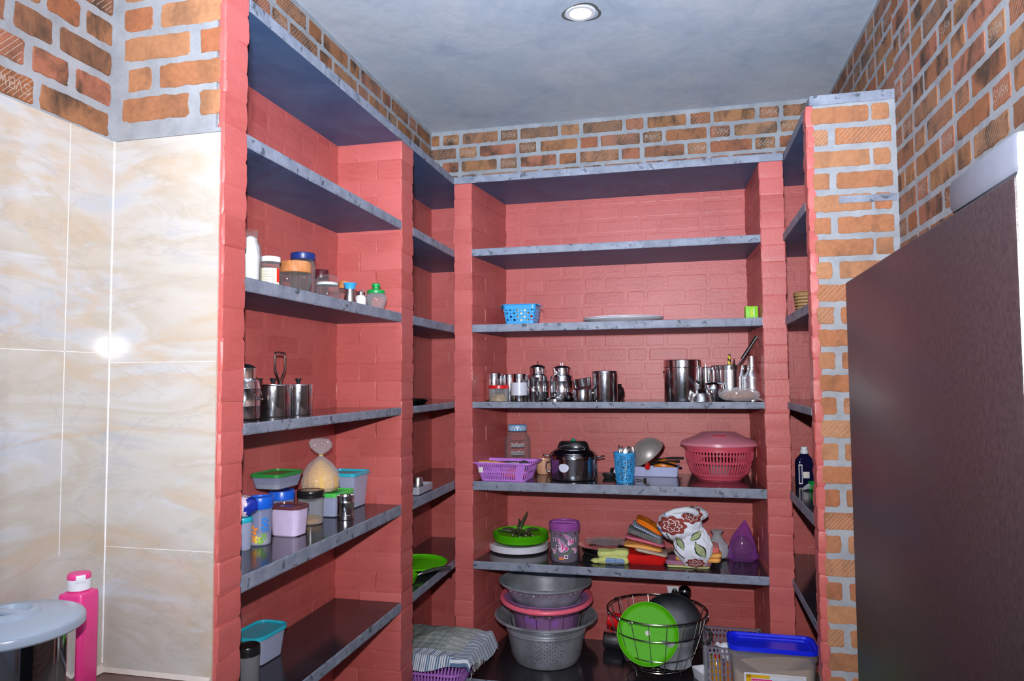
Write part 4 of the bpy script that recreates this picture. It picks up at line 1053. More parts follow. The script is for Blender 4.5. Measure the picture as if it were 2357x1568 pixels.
# orchid basket
def slot_hole(nslots, z_ranges, duty=.5, gaps=None):
    def f(u, v):
        if not any(a < v < b for a, b in z_ranges): return False
        if gaps and any(a < u < b for a, b in gaps): return False
        return (u*nslots) % 1 < duty
    return f
t = thing('storage_basket', 'orchid purple slotted plastic basket at the left end of the fifth back shelf', 'basket', (-.955, 3.885, z5), math.radians(-3))
W, D, hh = .345, .25, .100
mm = M(); O0, O1 = basket_shell(mm, W*.93, D*.9, hh, .03, .80, slot_hole(86, [(.1, .44), (.54, .86)], .5, [(.0, .03), (.25, .30), (.47, .54), (.75, .80), (.97, 1)]), 172*2, 24)
mm.loft([rring(0,0,W*.93*.8,D*.9*.8,.026,0), rring(0,0,W*.93*.8,D*.9*.8,.026,.003)], True, True)
mm.loft([rring(0,0,W*.93,D*.9,.03,hh-.004), rring(0,0,W,D,.035,hh), rring(0,0,W+.003,D+.003,.036,hh-.005), rring(0,0,W+.006,D+.006,.036,hh-.004), rring(0,0,W+.003,D+.003,.036,hh+.003), rring(0,0,W*.93-.003,D*.9-.003,.028,hh+.001), rring(0,0,W*.93-.003,D*.9-.003,.028,hh-.004)])
bk = mm.build('body', PURPLE, t)
mm = M(); mm.bbox(-.134, -.1065, .045, -.108, -.1035, .075, .0006); mm.build('price_label', TAPE, bk)
t = thing('rolling_pin', 'brown wooden handle resting in the orchid basket', 'rolling pin', (-1.02, 3.84, z5+.092), rot=(0, .0, math.radians(14)))
mm = M(); s0 = 0; mm.tube([(-.085, 0, .004), (-.05, 0, .006), (0, 0, .004), (.06, 0, -.006), (.09, 0, -.012)], .011, 12, r1=.007); mm.build('handle', wood('amber_wood', srgb(150,90,20), srgb(196,132,50), .3), t)
t = thing('tongs', 'black gripped tongs lying in the middle of the orchid basket', 'tongs', (-.945, 3.87, z5+.085), .3)
mm = M(); mm.tube([(-.05, 0, .002), (0, .004, .008), (.05, 0, .004)], .008, 10); mm.build('grip', BLACK, t)
mm = M(); mm.tube([(.05, 0, .004), (.085, .004, -.002)], .004, 8); mm.build('tip', STEEL, t)
x_ = -.865
t = thing('tea_strainer', 'grey wire mesh strainer in the right end of the orchid basket', 'strainer', (x_, 3.90, z5+.062), rot=(.0, .15, 0))
mm = M(); mm.sphere((0,0,.01), .034, .034, .03, 24, 12); mm.build('mesh_bowl', plain('wire_mesh', (.12,.12,.14,1), .45, metal=.6, vs=400, var=.5), t)
mm = M(); mm.tube([(.034*math.cos(k*PI/8), .034*math.sin(k*PI/8), .012) for k in range(16)], .0022, 6, closed=True); mm.build('rim', STEEL, t)
t = thing('red_packet', 'orange and red packet seen through the slots of the orchid basket', 'packet', (-.91, 3.88, z5+.004), .2)
mm = M(); mm.sphere((0,0,.028), .075, .05, .028, 24, 12, blobby(31, .08)); mm.build('film', col('red_orange_film', 225, 90, 60, .35), t)
# gallon jar
x, y, r, h = P5(1159, 1223, 975, 1070)
t = thing('glass_jar', 'big embossed glass jar with blue checked lid behind the orchid basket', 'jar', (-.962, 4.19, z5))
k_ = (4.19)/3.9
r = .079; h = .238
x0_ = ray(1191, 1010); x0_ = x0_*(4.19/x0_.y); t.location.x = x0_.x
tt = ray(1191, 977); h = tt.z*(Vector((x0_.x, x0_.y)).length/Vector((tt.x, tt.y)).length)+H-z5
bd = vess([(r*.85, 0), (r*.96, .008), (r, .02), (r, h*.62), (r*.96, h*.72), (r*.72, h*.83), (r*.68, h*.86), (r*.68, h*.9)], .003, t, 'body', GLASS)
solid([(r*.72, h*.87), (r*.735, h*.88), (r*.735, h*.975), (r*.7, h), (.001, h)], t, 'lid', col('checked_lid', 110, 175, 225, .3))
mm = M()
for i in range(40):
    for j in (0, 1):
        if (i+j) % 2:
            a = 2*PI*i/40; z_ = h*(.885+.045*j); q = r*.737
            mm.quad((q*math.cos(a), q*math.sin(a), z_), (q*math.cos(a+.157), q*math.sin(a+.157), z_), (q*math.cos(a+.157), q*math.sin(a+.157), z_+h*.045), (q*math.cos(a), q*math.sin(a), z_+h*.045))
mm.build('white_checks', WHITE, t, smooth=False)
mm = M(); aim = math.atan2(-4.19, -t.location.x)
for (w0, w1, zz0, zz1) in ((-.62, .62, .36, .375), (-.62, .62, .70, .715)):
    pts = [(r*1.0*math.cos(aim+w0+(w1-w0)*k/20), r*1.0*math.sin(aim+w0+(w1-w0)*k/20), h*zz0-.006*math.sin(k*PI/20)) for k in range(21)]; ma = M(); ma.tube(pts, .0016, 6); ma.build('embossed_arc', GLASS, bd)
for zc in ((.56, .60), (.44, .40)):
    mm = M()
    for q in range(34):
        a = aim-.5+q/33; zz = h*zc[q % 2]+random.uniform(-.003, .003); mm.sphere((r*math.cos(a), r*math.sin(a), zz), .0028, .0028, .006, 7, 5)
    mm.build('embossed_lettering', BAG, bd)
# beige mug behind
x, y, r, h = place(1226, 1266, 1056, z5, Y=4.12)
t = thing('mug', 'peach coloured mug half hidden behind the pressure cooker', 'mug', (x+.012, y, z5), 0)
vess([(r*.6, 0), (r*.7, .003), (r*.74, .006), (r*.92, h*.5), (r, h)], .003, t, 'body', PEACH)
mm = M(); mm.tube([(r*.95, 0, h*.8), (r*1.35, 0, h*.75), (r*1.5, 0, h*.5), (r*1.3, 0, h*.25), (r*.88, 0, h*.25)], .004, 8); mm.build('handle', PEACH, t)
# pressure cooker
x, y, r, h = P5(1263, 1378, 1012, 1110)
t = thing('pressure_cooker', 'steel pressure cooker with black topped lid and a white teardrop sticker', 'pressure cooker', (x, y, z5), math.radians(0))
hb_ = h*.58
vess([(r*.88, 0), (r*.96, .006), (r*.985, .02), (r*.985, hb_*.96), (r*1.0, hb_)], .002, t, 'body', STEEL)
ld = solid([(r*1.0, hb_-.012), (r*1.02, hb_-.010), (r*1.02, hb_+.006), (r*.98, hb_+.014), (r*.95, hb_+.016), (r*.93, hb_+.022), (r*.80, hb_+.036), (r*.76, hb_+.037), (r*.74, hb_+.042), (r*.4, hb_+.050), (.001, hb_+.052)], t, 'lid', DSTEEL, 56)
mm = M(); 
R = []
for k, (zz, rw) in enumerate(((hb_+.038, .66), (hb_+.044, .68), (h-.018, .60), (h-.008, .5), (h-.006, .2))):
    R.append([(r*rw*math.cos(2*PI*i/28)*(1.0), r*rw*.55*math.sin(2*PI*i/28), zz) for i in range(28)])
mm.loft(R, True, True); hn = mm.build('bridge_handle', BLACK, t)
solid([(.012, h-.008), (.014, h-.004), (.012, h+.004), (.006, h+.006), (.001, h+.006)], t, 'pressure_valve', col('emerald_valve', 10, 140, 110, .3), 20)
mm = M(); mm.tube([(r*.52*math.cos(a), -r*.34+r*.0*math.sin(a), hb_+.046+.018*math.sin(a)) for a in [PI*k/12 for k in range(13)]], .0016, 6); mm.build('locking_wire', STEEL, t)
for s in (1, -1):
    mm = M(); mm.tube([(s*r*.96, 0, hb_-.004), (s*r*1.12, 0, hb_-.002), (s*r*1.2, 0, hb_+.002)], .005, 8); mm.sphere((s*r*1.22, 0, hb_+.002), .012, .008, .005, 12, 8); mm.build('side_lug', DSTEEL, t)
mm = M(); mm.tube([(-r*.93-.0, -.02, hb_*.78), (-r*1.10, -.02, hb_*.74), (-r*1.13, -.02, hb_*.5), (-r*1.08, -.02, hb_*.32), (-r*.94, -.02, hb_*.3)], .004, 8); mm.build('loop_handle', STEEL, t)
mm = M(); aim = math.atan2(-y, -x); top_ = []; bot_ = []
for k in range(25):
    f_ = k/24*2-1; q = .030*f_; w_ = math.sqrt(max(0, 1-f_*f_)); a = aim-.42+q/r; rad = r*.985+.0008
    top_.append((rad*math.cos(a), rad*math.sin(a), hb_*.60+.016*w_**.7+.003*w_)); bot_.append((rad*math.cos(a), rad*math.sin(a), hb_*.60-.026*w_))
mm.loft([bot_, top_], closed=False)
mm.build('sticker', plain('white_sticker', srgb(215,220,240), .4), t, smooth=False)
# small black and white bottle lying behind
t = thing('bottle', 'white bottle with black cap lying at the back wall of the fifth shelf', 'bottle', (-.385, 4.13, z5+.022), rot=(0, PI/2, 0))
x0_ = ray(1415, 1075); x0_ = x0_*(4.13/x0_.y); t.location.x = x0_.x
solid([(.018, 0), (.021, .003), (.021, .05), (.012, .06), (.001, .06)], t, 'body', WHITE)
solid([(.020, -.022), (.022, -.020), (.022, .0), (.001, .0)], t, 'cap', BLACK); t.rotation_euler = (0, PI/2-.0, -.3)
t = thing('cooking_pan', 'small black iron tempering pan behind the blue cutlery cup', 'pan', (-.405, 4.03, z5), .5)
vess([(.028, 0), (.036, .012), (.04, .024)], .002, t, 'body', BLACKM)
mm = M(); mm.tube([(.038, 0, .022), (.07, 0, .03), (.105, 0, .034)], .0045, 8); mm.build('handle', BLACKM, t)
# blue perforated cup with cutlery
x, y, r, h = P5(1413, 1464, 1041, 1112)
cup = thing('cutlery_holder', 'sky blue cup with cut out flowers holding spoons', 'cutlery holder', (x, y, z5))
NU, NV = 220, 80
cent = []
for j in range(4):
    for i in range(6): cent.append(((i+.5*(j % 2))/6+.03*math.sin(i*7+j*3), .16+.23*j, .052+.010*math.sin(i*5+j)))
def hole(u, v):
    if v < .05 or v > .9: return False
    for cu, cv, cr in cent:
        du = (u-cu+.5) % 1-.5; du *= 2*PI*r*.92/h; dv = v-cv; d_ = math.hypot(du, dv); R0 = cr*2.5
        if d_ < R0*.22 or d_ > R0: continue
        if abs(math.sin(math.atan2(dv, du)*4+cu*9)) < (.80 if d_ > R0*.4 else .6): return True
    return False
mm = M(); perf(mm, lambda u, v: ((r*(.80+.2*v)*math.cos(2*PI*u), r*(.80+.2*v)*math.sin(2*PI*u), v*h), (math.cos(2*PI*u), math.sin(2*PI*u), 0)), NU, NV, hole, .0016)
mm.lathe([(r*.8, 0), (r*.8, .002)], 40); mm.lathe([(r*.99, h*.93), (r*1.02, h*.935), (r*1.02, h), (r*.98, h), (r*.98, h*.93)], 48, cap0=False, cap1=False)
mm.build('body', SKY, cup)
def spoon_mesh(L=.17, bw=.018, bl=.03):
    mm = M(); mm.tube([(0, 0, .002), (0, .001, L*.4), (0, 0, L-bl*1.6)], .0028, 8)
    mm.sphere((0, 0, L-bl*.7), bw, .0045, bl, 20, 14); return mm
sp0 = None
for q, (ox, oy, tx, ty, az) in enumerate(((-.004, -.014, .10, .10, .2), (-.012, -.004, -.02, .0, .9), (.0, .006, .12, .02, .5), (.010, .010, .17, -.04, -.3), (-.016, .008, -.06, -.03, 1.5), (-.020, .002, -.09, .02, 1.3))):
    lab = ['steel soup spoon, nearest and roundest bowl in the blue cup', 'steel spoon turned edge on in the blue cup', 'steel spoon behind the nearest one in the blue cup', 'steel spoon leaning to the right at the back of the blue cup', 'steel spoon handle at the left rim of the blue cup', 'steel spoon leaning furthest left in the blue cup'][q]
    if sp0 is None:
        sp0 = thing('spoon', lab, 'spoon', (x+ox, y+oy, z5+.0025), 0, 'spoons in the blue cup'); sm = spoon_mesh(h*1.08)
        sm.build('spoon_body', STEEL2, sp0); s_ = sp0; s_.rotation_euler = (ty*-1, tx, az)
    else: s_ = dup(sp0, (x+ox, y+oy, z5+.0025), label=lab, rot=(ty*-1, tx, az))
    s_.scale = (1.1, 1, 1+.02*q)
# lavender tray with utensils
px, py = dxy(1462, 1101, z5); qx, qy = dxy(1560, 1100, z5)
W, D, hh = .27, .16, .057
t = thing('utensil_tray', 'lavender blue rectangular plastic tray full of utensils', 'tray', (qx-W/2+.006, qy+D/2+.005, z5), 0)
tx_, ty_ = t.location.x, t.location.y
mm = M(); mm.loft([rring(0,0,W-.02,D-.02,.01,0), rring(0,0,W-.012,D-.012,.012,.004), rring(0,0,W-.004,D-.004,.012,hh-.004), rring(0,0,W+.008,D+.008,.014,hh-.002), rring(0,0,W+.008,D+.008,.014,hh), rring(0,0,W-.008,D-.008,.011,hh), rring(0,0,W-.016,D-.016,.011,.004)], True, True); mm.build('body', LAV, t)
# sieve
t = thing('sieve', 'round steel mesh sieve tipped up on the lavender tray with a red handle knob', 'sieve', (tx_-.035, ty_-.018, z5+.098), rot=(math.radians(12), math.radians(-38), math.radians(8)))
R0 = .104
mm = M(); prof = []
perf(mm, lambda u, v: ((R0*math.cos(v*PI/2*.98)*math.cos(2*PI*u), R0*math.cos(v*PI/2*.98)*math.sin(2*PI*u), R0*.86*math.sin(v*PI/2*.98)), (math.cos(v*PI/2)*math.cos(2*PI*u), math.cos(v*PI/2)*math.sin(2*PI*u), math.sin(v*PI/2))), 260, 80, lambda u, v: (int(u*260) % 2 == 0 and int(v*80) % 2 == 0), .0006)
mm.build('mesh_bowl', plain('fine_wire_mesh', (.5,.5,.48,1), .4, metal=.4, vs=300, var=.3), t)
mm = M(); mm.lathe([(R0, -.012), (R0+.003, -.012), (R0+.003, .003), (R0, .003)], 56, cap0=False, cap1=False); mm.build('rim', plain('dark_rim', srgb(70,24,26), .2, metal=.5), t)
mm = M(); mm.tube([(0, -R0, -.006), (0, -R0-.014, -.006)], .006, 8); mm.xf(Matrix.Rotation(math.radians(-20), 4, 'Z')); mm.build('handle_stub', BLACK, t)
mm = M(); mm.tube([(0, -R0-.012, -.006), (0, -R0-.02, -.006), (0, -R0-.035, -.006), (0, -R0-.043, -.006)], .014, 14); mm.xf(Matrix.Rotation(math.radians(-20), 4, 'Z')); mm.build('red_knob', REDP, t)
t.location = (tx_-.035, ty_+.0, z5+.118)
for q, (dx, dy, L, a, col_, lab, zz) in enumerate(((.03, .0, .15, .1, BLACK, 'black slotted spatula across the lavender tray', .068), (.04, .04, .17, -.25, BLACKM, 'matt black spoon handle leaning to the back right of the tray', .085), (.06, -.03, .14, .45, BLACK, 'black curved ladle handle hanging over the right end of the tray', .07), (.03, .05, .12, -.1, col('green_nylon', 140, 220, 110), 'light green nylon turner in the lavender tray', .063))):
    t = thing('kitchen_utensil', lab, 'utensil', (tx_+dx, ty_+dy, z5+zz), rot=(0, -.12 if q != 2 else .28, a))
    mm = M(); mm.tube([(-.06, 0, 0), (L*.3, 0, .006), (L*.75, 0, .0)], .006, 8); mm.build('handle', col_, t)
    mm = M(); mm.sphere((-.07, 0, 0), .03, .02, .005, 20, 8); mm.build('head', col_, t)
t = thing('food_packet', 'shiny orange packet stuffed in the right half of the lavender tray', 'packet', (tx_+.06, ty_+.03, z5+.0045), .1)
mm = M(); mm.sphere((0,0,.042), .068, .036, .042, 28, 14, blobby(12, .15, 2.2)); mm.build('film', ORANGE, t)
px, py = dxy(1484, 1107, z5)
t = thing('bag_clip', 'short black hooked clip lying in front of the lavender tray', 'clip', (px, py, z5), .3)
mm = M(); mm.tube([(-.045, .016, .006), (-.02, .006, .004), (.0, .0, .004)], .003, 6); mm.box(-.006, -.004, .001, .010, .004, .003)
R = [[(x_, y_+.0, z_) for x_, y_, z_ in ((-.008, -.006, a), (.008, -.006, a), (.008, -.003, a), (-.008, -.003, a))] for a in (.0, .016)]
mm.loft(R, True, True); mm.build('clip_body', plain('dark_brown_plastic', srgb(50,36,34), .3), t)
# raspberry basket with domed lid
x, y, r, h = P5(1576, 1737, 992, 1113)
t = thing('lidded_basket', 'raspberry pink slotted basket with a pale pink domed lid on the fifth shelf', 'basket', (x, y+.0, z5))
hb_ = h*.70; sy = .80
def rb(v): return r*(.76+.24*math.sin(min(1, v*1.15)*PI/2)) if v > .06 else r*(.72+.6*v)
mm = M()
perf(mm, lambda u, v: ((rb(v)*math.cos(2*PI*u), sy*rb(v)*math.sin(2*PI*u), .012+v*(hb_-.012)), (math.cos(2*PI*u), math.sin(2*PI*u), 0)), 260, 30,
     lambda u, v: (.13 < v < .48 or .53 < v < .84) and (u*65) % 1 < .5, .0025)
mm.lathe([(r*.60, 0), (r*.64, .001), (r*.66, .012), (r*.72, .013), (r*.72, .016), (.001, .016)], 56, sy=sy); mm.lathe([(r*1.0, hb_-.016), (r*1.025, hb_-.014), (r*1.03, hb_), (r*.98, hb_), (r*.97, hb_-.016)], 64, cap0=False, cap1=False, sy=sy)
mm.build('body', CORAL, t)
LIDM = clear('rose_translucent_plastic', (.95,.72,.78,1), .66, srgb(236,150,170), .25)
mm = M(); mm.lathe(shell([(r*1.08, hb_+.001), (r*1.13, hb_+.002), (r*1.11, hb_+.018), (r*1.0, hb_+.032), (r*.8, hb_+.045), (r*.5, h-.006), (r*.2, h-.002), (.001, h)], .002), 64, cap0=False, cap1=False, sy=sy)
ld = mm.build('domed_lid', LIDM, t)
mm = M(); aim = math.atan2(-y, -x)
mm.bbox(-.034, -.003, 0, .034, .003, .02, .002); sl_ = math.atan2(h-.006-hb_-.045, r*sy*.3); mm.xf(Matrix.Translation((0, -r*sy*.66, (h-.006+hb_+.045)/2-.002)) @ Matrix.Rotation(sl_-PI/2, 4, 'X') @ Matrix.Translation((0, 0, -.010))); mm.build('lid_slot', CORAL, ld)
t = thing('plastic_jar', 'clear plastic container inside the raspberry basket', 'container', (x, y, z5+.0165))
vess([(.05, 0), (.055, .005), (.055, .07)], .002, t, 'body', PET)
t = thing('steel_bowl', 'dark steel bowl inside the raspberry basket', 'bowl', (x, y, z5+.090))
vess([(.04, 0), (.08, .012), (.09, .02)], .002, t, 'body', DSTEEL)
# ================================================================ back shelves, sixth level
def P6(u0, u1, vt, vb): return place(u0, u1, vt, z6, vb=vb)
wp = None; cx_, cy_ = -.935, 4.065
for k in range(5):
    lab = ['lowest of the five stacked white plates under the green ones', 'second white plate from the shelf in the stack of five', 'third white plate from the shelf in the stack of five', 'fourth white plate from the shelf in the stack of five', 'top white plate, directly under the lime green plates'][k]
    loc = (cx_+.002*math.sin(k*2), cy_, z6+.0072*k)
    if wp is None: wp = plate('dinner_plate', lab, loc, .170, .017, WHITEC, 'white plates under the green stack')
    else: dup(wp, loc, label=lab)
gp = None; zt = z6+.0072*4+.0195
for k in range(7):
    lab = ['lowest lime green plate, resting on the white plates'] + [f'{n} lime green plate from the bottom of the stack on the white plates' for n in ('second', 'third', 'fourth', 'fifth', 'sixth')] + ['top lime green plate of the stack, holding dark green pods']
    loc = (cx_+.012, cy_+.005, zt+.0052*k)
    if gp is None:
        mm = M(); r = .160; mm.lathe(shell([(r*.78, 0), (r*.84, .001), (r*.95, .009), (r*.985, .024), (r*1.0, .025)], .002), 64, cap0=False, cap1=False)
        gp = tag(mm.build('dinner_plate', LIME, None, loc), lab[0], 'plate', 'lime green plates in the stack')
    else: dup(gp, loc, label=lab[k])
zp = zt+.0052*6+.0025
POD = plain('dark_green_pod', srgb(58,70,44), .5, var=.25); PODE = plain('pale_pod_end', srgb(200,190,160), .7)
specs = [(-.5, .10, .0, .085), (-.9, .09, .006, .08), (-1.3, .09, .0, .09), (-1.75, .08, .012, .09), (2.6, .10, .006, .11), (.4, .10, .012, .10), (3.3, .08, .010, .11), (1.3, 1.0, .016, .12), (1.9, .75, .012, .09)]
where = ['pointing front right', 'pointing forward', 'pointing straight to the camera', 'pointing front left', 'curling to the back left', 'curling to the right rim', 'reaching to the left rim', 'standing tallest', 'standing beside the tallest']
for q, (a, up, lift, L) in enumerate(specs):
    t = thing('green_pod', 'dark green dried pod on the top green plate, '+where[q], 'pod', (cx_+.012+.018*math.cos(a), cy_-.03+.018*math.sin(a), zp+.010+lift), rot=(0, 0, a))
    mm = M(); pts = []; R = []
    for k in range(11):
        f = k/10; xx = L*f*math.cos(up); zz = L*f*math.sin(up)+.010*math.sin(f*PI)*(1 if up < .5 else .3); yy = .008*math.sin(f*4+q)
        rad = .0105*(math.sin(min(1, f*2.2+.35)*PI/2))*(1-.75*f**3) if up > .5 or q > 3 else .0115*(.65+.35*math.sin(f*PI))
        R.append([(xx-rad*math.sin(up)*math.cos(2*PI*i/10), yy+rad*math.sin(2*PI*i/10), zz+rad*math.cos(up)*math.cos(2*PI*i/10)) for i in range(10)])
    mm.loft(R, True, True); mm.build('pod', POD, t)
    if q < 4:
        e = R[-1]; c = sum((Vector(p) for p in e), Vector())/10; mm = M(); mm.sphere(c, .0042, .0042, .0042, 8, 6); mm.build('cut_end', PODE, t)
t = thing('wire_tie', 'thin yellow green wire arching over the pods', 'wire', (cx_+.012, cy_-.03, zp+.022))
mm = M(); mm.tube([(.045*math.cos(a), -.01+.012*math.cos(a*2), .030*math.sin(a)) for a in [PI*k/14 for k in range(15)]], .0014, 6); mm.build('loop', plain('yellow_green_wire', srgb(170,180,110), .4), t)

# purple lidded jar with lily print
x, y, r, h = P6(1264, 1336, 1200, 1298)
t = thing('storage_jar', 'tall translucent jar with purple lid and pink lily print', 'jar', (x, y, z6))
b = vess([(r*.82, 0), (r*.88, .006), (r*.94, h*.78), (r*.94, h*.84)], .002, t, 'body', clear('lilac_frost', (.84,.82,.88,1), .30, srgb(160,150,172), .25))
LM = clear('purple_lid_plastic', (.75,.45,.8,1), .8, srgb(160,84,168), .25)
solid([(r*.95, h*.80), (r*1.0, h*.81), (r*1.0, h*.87), (r*1.02, h*.88), (r*1.02, h*.985), (r*.98, h), (r*.9, h), (r*.86, h*.965), (.001, h*.965)], t, 'lid', LM)
mm = M(); mm.tube([(-r*.8, -.0, h*.968), (-r*.3, 0, h*.985), (r*.3, 0, h*.985), (r*.8, 0, h*.968)], .007, 8); mm.build('grip_bar', LM, t)
mm = M(); rng = random.Random(4)
for i in range(22):
    a = rng.uniform(0, 6.28); q = r*.6*math.sqrt(rng.random()); mm.mi = i % 4; mm.sphere((q*math.cos(a), q*math.sin(a), .018+.045*rng.random()), .016, .013, .012, 10, 6)
o = mm.build('wrapped_sweets', [BLUE, WHITE, col('tan_wrapper', 190, 160, 120), col('pale_blue_wrapper', 140, 170, 215)], t); o['kind'] = 'stuff'
aim = math.atan2(-y, -x)
def Pj(u, v, e=.0006):
    rad = r*(.88+.06*v)+e; a = aim+u; return (rad*math.cos(a), rad*math.sin(a), v*h)
def poly(mm, pts, e): n = mm.add([Pj(u, v, e) for u, v in pts]); mm.face(range(n, n+len(pts)))
pink1 = col('pale_pink_print', 240, 190, 225, .4); pink2 = col('deep_pink_print', 226, 60, 130, .4); wht = col('white_print_ink', 238, 234, 244, .4); grn = col('leaf_print', 70, 140, 60, .5); mar = col('plum_print', 110, 40, 80, .5)
def lily(u, v, s, rot=0):
    def tr(pts): return [(u+s*(x*math.cos(rot)-y*math.sin(rot))*1.0, v+s*(x*math.sin(rot)+y*math.cos(rot))*.42) for x, y in pts]
    mm = M(); poly(mm, tr([(-1.05,1.15),(-.55,.95),(.2,.6),(.75,.0),(1.15,-.5),(.9,-.9),(.2,-1.1),(-.35,-1.1),(-.6,-.7),(-.3,-.1),(-.75,.3)]), .0004); mm.build('white_outline', wht, b, smooth=False)
    mm = M(); poly(mm, tr([(-.95,1.02),(-.5,.82),(.2,.5),(.6,.0),(.5,-.6),(.1,-.98),(-.3,-.98),(-.48,-.7),(-.18,-.1),(-.6,.3)]), .0008); mm.build('lily_petal', pink1, b, smooth=False)
    mm = M(); poly(mm, tr([(-.95,1.02),(-.72,.9),(-.45,.4),(-.66,.35)]), .0011); poly(mm, tr([(.0,.3),(.2,.1),(.2,-.6),(-.05,-.8),(.05,-.3)]), .0011); poly(mm, tr([(.62,-.1),(1.05,-.55),(.85,-.8),(.45,-.7)]), .0011); mm.build('lily_throat', pink2, b, smooth=False)
lily(-.18, .46, .42, .0); lily(.34, .60, .34, .12)
for (u, v, s) in ((-.9, .30, .2), (.8, .33, .22)):
    lily(u, v, s, .5)
mm = M()
for (u, v, s) in ((-.80, .58, .12), (-.52, .40, .14), (.78, .58, .13), (.10, .16, .13)):
    poly(mm, [(u-s, v-s*.36), (u+s, v-s*.36), (u+s, v+s*.36), (u-s, v+s*.36)], .0009)
mm.build('white_squares', wht, b, smooth=False)
mm = M()
for (u, v, s) in ((-.80, .58, .08), (-.52, .40, .09), (.78, .58, .085), (.10, .16, .08), (-.3, .72, .09), (-.7, .73, .07), (.1, .78, .07), (.85, .74, .09), (.5, .82, .06)):
    poly(mm, [(u-s, v-s*.36), (u+s, v-s*.36), (u+s, v+s*.36), (u-s, v+s*.36)], .0012)
mm.build('plum_squares', mar, b, smooth=False)
mm = M()
for (u, v, s, a) in ((.15, .24, .3, .5), (.55, .38, .35, .9), (-.95, .45, .25, .9), (-.75, .16, .25, -.3)):
    poly(mm, [(u+s*(math.cos(t_)*math.cos(a)-.25*math.sin(t_)*math.sin(a)), v+.4*s*(math.cos(t_)*math.sin(a)+.25*math.sin(t_)*math.cos(a))) for t_ in [2*PI*k/12 for k in range(12)]], .0005)
mm.build('leaves', grn, b, smooth=False)
mm = M(); poly(mm, [(-.42, .085), (-.04, .085), (-.04, .105), (-.42, .105)], .0013); mm.build('yellow_label', YEL, b, smooth=False)
mm = M(); poly(mm, [(-.42, .106), (-.04, .106), (-.04, .16), (-.42, .16)], .0013); lb = mm.build('red_label', REDL, b, smooth=False)
mm = M(); a = aim-.23; rad = r*.893
text_mesh(mm, 'ARISTO', h*.042, Matrix.Translation((rad*math.cos(a)*1.0, rad*math.sin(a)*1.0, h*.132)) @ Matrix.Rotation(a+PI/2, 4, 'Z') @ Matrix.Rotation(PI/2, 4, 'X'), extrude=.0008); mm.build('lettering', WHITE, lb, smooth=False)

# steel dishes
t = thing('steel_dish', 'black based shallow pan under the shiny steel dish', 'dish', (-.445, 4.07, z6))
vess([(.10, 0), (.11, .002), (.125, .022)], .002, t, 'body', BLACKM)
t = thing('steel_dish', 'wide shiny steel dish lying on the dark pan behind the yellow green cloth', 'dish', (-.445, 4.06, z6+.0225))
vess([(.09, 0), (.11, .002), (.135, .028), (.142, .03), (.143, .032)], .0015, t, 'body', STEEL, n=64)
mm = M()
for k in range(10):
    a = -1.2+k*.28; mm.sphere((.112*math.cos(a-.9), .112*math.sin(a-.9), .016), .006, .006, .005, 8, 6)
t = thing('plastic_cover', 'crumpled clear plastic sheet resting on the shiny steel dish', 'cover', (-.43, 4.07, z6+.047))
mm = M(); mm.sphere((0,0,.022), .11, .07, .022, 40, 16, blobby(41, .25, 3.2)); mm.build('sheet', clear('clear_wrap', (.97,.95,.97,1), .06, (.7,.6,.6,1), .08, .4), t)
t = thing('steel_bowl', 'dark maroon reflecting steel bowl between the dish and the towels', 'bowl', (-.300, 4.10, z6))
vess([(.05, 0), (.07, .01), (.085, .055), (.088, .06)], .0015, t, 'body', DSTEEL)

def cloth_slab(w, d, h, layers, seed, amp=.006, round_=.012, sag=0, front=.35):
    """a folded cloth: stacked rounded layers with soft waves"""
    mm = M(); rings = []; N = 14; steps = 5
    def pt(x, y, z):
        n_ = noise.noise(Vector((x*14+seed, y*14, z*18))); n2 = noise.noise(Vector((x*9, y*9+seed, 5)))
        return (x+amp*n_, y+amp*noise.noise(Vector((y*17, x*15+seed, z*14))), z*(1+.0)+amp*.9*n2*(z/h)-sag*(x/(w/2))**2*(z/h))
    for L in range(layers):
        for k in range(steps):
            f = (k+.0)/(steps-1); o = round_*.55*(1-math.sin(f*PI)**.6); z = h*(L+f)/layers
            P = rr(w-2*o, d-2*o, min(.02, d*.2), 5); dense = []
            for i in range(len(P)):
                p, q = P[i], P[(i+1) % len(P)]; dense.append(p)
                m_ = int(math.dist(p, q)/.012)
                for j in range(1, m_): dense.append((p[0]+(q[0]-p[0])*j/m_, p[1]+(q[1]-p[1])*j/m_))
            rings.append(dense)
            rings[-1] = (z, dense)
    n0 = min(len(d_) for _, d_ in rings)
    R = []
    for z, dn in rings:
        m_ = len(dn); R.append([pt(*(lambda a, b, f: (a[0]+(b[0]-a[0])*f, a[1]+(b[1]-a[1])*f))(dn[int(i*m_/n0)], dn[(int(i*m_/n0)+1) % m_], i*m_/n0-int(i*m_/n0)), z) for i in range(n0)])
    # top cap as shrinking rings
    for s in (.8, .5, .2): R.append([(q[0]*s, q[1]*s, q[2]+amp*.3*noise.noise(Vector((q[0]*20*s, q[1]*20*s, seed)))) for q in R[len(rings)-1]])
    mm.loft(R, True, True); return mm
